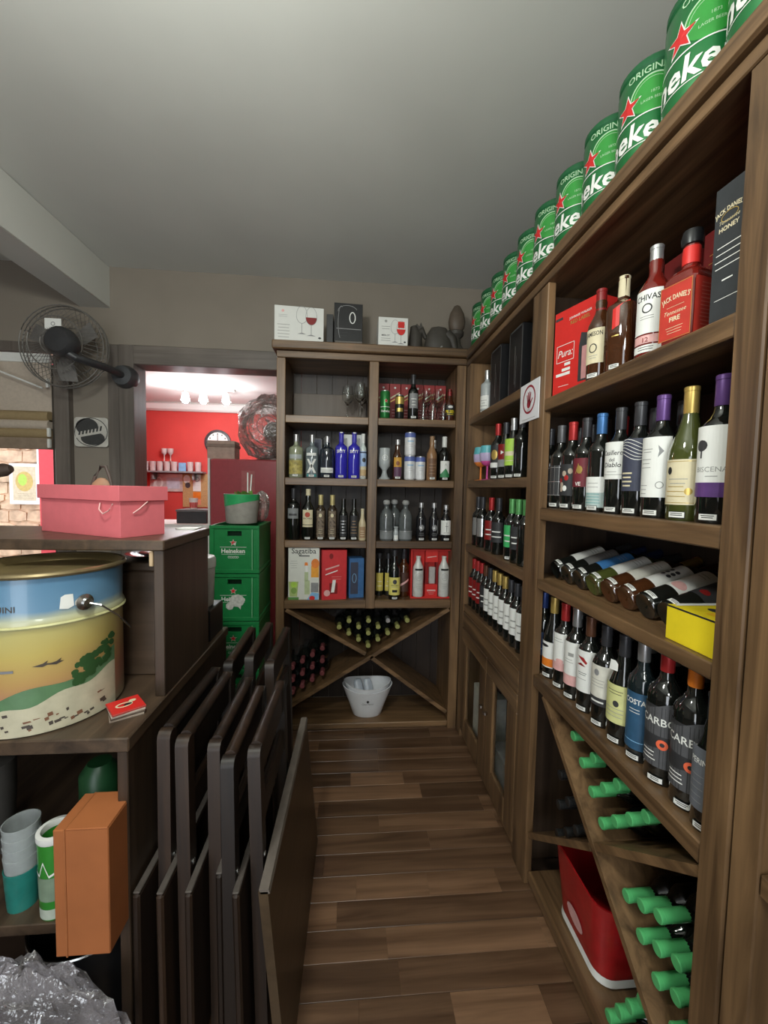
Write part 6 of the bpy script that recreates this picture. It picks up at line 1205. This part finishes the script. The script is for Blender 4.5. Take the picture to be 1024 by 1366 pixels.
# ================================================================== FOLDED CHAIRS AND TABLE TOP
def chair(x, y_, label, hs=.55, hb=.91, ds=-.075, sx=-.034, far=False, lean=0):
    o = thing('folding_chair', label, 'chair', (x, y_, 0), 'folded wooden chairs beside the counter', (0, lean, R(random.uniform(-1.2, 1.2))))
    W_ = .40
    def rpost(yc, h, w=.042, t=.032):
        pts = [(yc-w/2, 0), (yc+w/2, 0), (yc+w/2, h-.02)]+[(yc+w/2*cos(a_), h-.02+.02*sin(a_)) for a_ in [pi*k/6 for k in range(1, 6)]]+[(yc-w/2, h-.02)]
        mb = MB(); mb.prism(pts, lambda u, v, k: (-t/2+k, u, v), t); return mb
    obj('post', rpost(.021, hb).mesh('post', [CHW]), o); obj('post', rpost(W_-.021, hb).mesh('post', [CHW]), o)
    mb = MB(); mb.box(-.010, .010, .042, W_-.042, hb-.10, hb-.012, c=.006); obj('back_slat', mb.mesh('back_slat', [CHW]), o)
    mb = MB(); mb.box(-.010, .010, .042, W_-.042, hb-.24, hb-.16, c=.006); obj('back_slat', mb.mesh('back_slat', [CHW]), o)
    mb = MB(); mb.tube([(0, .03, hb-.008), (0, W_-.03, hb-.008)], .016, 10); obj('top_rail', mb.mesh('top_rail', [CHW]), o)
    mb = MB(); mb.box(sx-.009, sx+.009, ds, ds+.38, .06, hs-.006, c=.005); st = obj('seat', mb.mesh('seat', [CHW]), o); mb = MB(); mb.box(sx-.008, sx+.008, ds+.003, ds+.377, hs-.0055, hs, c=.002); obj('pale_edge', mb.mesh('pale_edge', [mat('painted_edge_glint', (.10, .085, .075), .28)]), st)  # paler strip paints the lamp's reflection along the seat's top edge
    mb = MB(); mb.box(sx+.0095, sx+.0175, .06, .095, .0, .60, c=.003); obj('leg', mb.mesh('leg', [CHW]), o)
    mb = MB(); mb.box(sx+.0095, sx+.0175, W_-.095, W_-.06, .0, .60, c=.003); obj('leg', mb.mesh('leg', [CHW]), o)
    mb = MB(); mb.tube([(0, .04, .22), (0, W_-.04, .22)], .010, 8); obj('stretcher', mb.mesh('stretcher', [CHW]), o)
    mb = MB(); mb.lathe([(0, 0), (.008, 0), (.008, .004), (0, .006)], 10); mm = MB(); mm.v = [(.014+z, .021+x, .56+yv) for x, yv, z in mb.v]; mm.f = mb.f; mm.m = mb.m; obj('bolt', mm.mesh('bolt', [STEEL]), o)
chair(-.470, 1.045, 'folded dark wooden chair standing next to the counter side panel', .55, .905)
chair(-.405, 1.02, 'folded dark wooden chair, second out from the counter', .555, .90, ds=-.06, sx=-.034, lean=-.012)
chair(-.342, 1.06, 'folded dark wooden chair, third out from the counter', .55, .86, ds=-.095, lean=-.010)
chair(-.282, .985, 'folded dark wooden chair with brown top rail, fourth from the counter', .545, .865, ds=.03, sx=-.034, lean=-.014)
chair(-.215, 1.03, 'folded dark wooden chair next to the leaning table top', .55, .86, ds=-.075, sx=-.034, lean=-.030)
chair(-.435, 1.47, 'folded dark wooden chair farther back, close to the counter', .55, .90)
chair(-.365, 1.49, 'folded dark wooden chair farther back, in the middle', .55, .915)
chair(-.262, 1.45, 'folded dark wooden chair farther back, beside the table top', .55, .905, lean=-.025)
tt = thing('table_top', 'folded dark table top leaning on edge against the chairs', 'table', (-.14, 1.33, 0), None, (0, 0, 0))
def lean(p):  # u thickness, keep y, lean in x
    return p
pts = [(-.150, 0), (-.128, 0), (-.182, .55), (-.205, .55)]
mb = MB(); mb.prism([(u, v) for u, v in pts], lambda u, v, h: (u+.012*(h/.75-.5), .955+h, v), .75); mb.build('panel', TBW, tt)
mb = MB(); mb.prism([(-.1985, .545), (-.1765, .545), (-.1805, .556), (-.2035, .556)], lambda u, v, h: (u+.012*(h/.75-.5), .955+h, v), .75); mb.build('edge_band', mat('pale_edge', (.16, .135, .115), .35), tt)  # top edge paler than the panel

# ---- labels for the lying bottles: row and place within its pile
def relabel(group, key, side, text):
    L = [o for o in bpy.data.objects if o.get('group') == group]
    rows = []
    for o in sorted(L, key=lambda o: o.location.z):
        if rows and abs(rows[-1][-1].location.z-o.location.z) < .018: rows[-1].append(o)
        else: rows.append([o])
    R_ = ('lowest', 'second', 'third', 'fourth', 'fifth', 'sixth', 'seventh', 'eighth', 'ninth', 'tenth', 'eleventh')
    for i, rw_ in enumerate(rows):
        rw_.sort(key=key)
        for k, o in enumerate(rw_): o['label'] = text % (R_[i], ('leftmost', 'second', 'third', 'fourth', 'fifth', 'sixth', 'seventh')[k])
relabel(GC+' above', lambda o: -o.location.y, 0, 'green capped bottle lying above the crossing of right rack, %s row, %s from left')
relabel(GC+' beside', lambda o: -o.location.y, 0, 'green capped bottle lying nearer than the crossing of right rack, %s row, %s from left')
relabel(GC+' bottom', lambda o: -o.location.y, 0, 'green capped bottle lying on the right rack base, %s row, %s from left')
relabel('dark bottles in the right rack', lambda o: -o.location.y, 0, 'black capped bottle lying in the far side of right rack, %s row, %s from left')
relabel('olive gold capped bottles in the back rack', lambda o: o.location.x, 0, 'olive gold capped bottle lying atop the back rack crossing, %s row, %s from left')
relabel('maroon capped bottles in the back rack', lambda o: o.location.x, 0, 'maroon capped bottle lying in the left of back rack, %s row, %s from left')
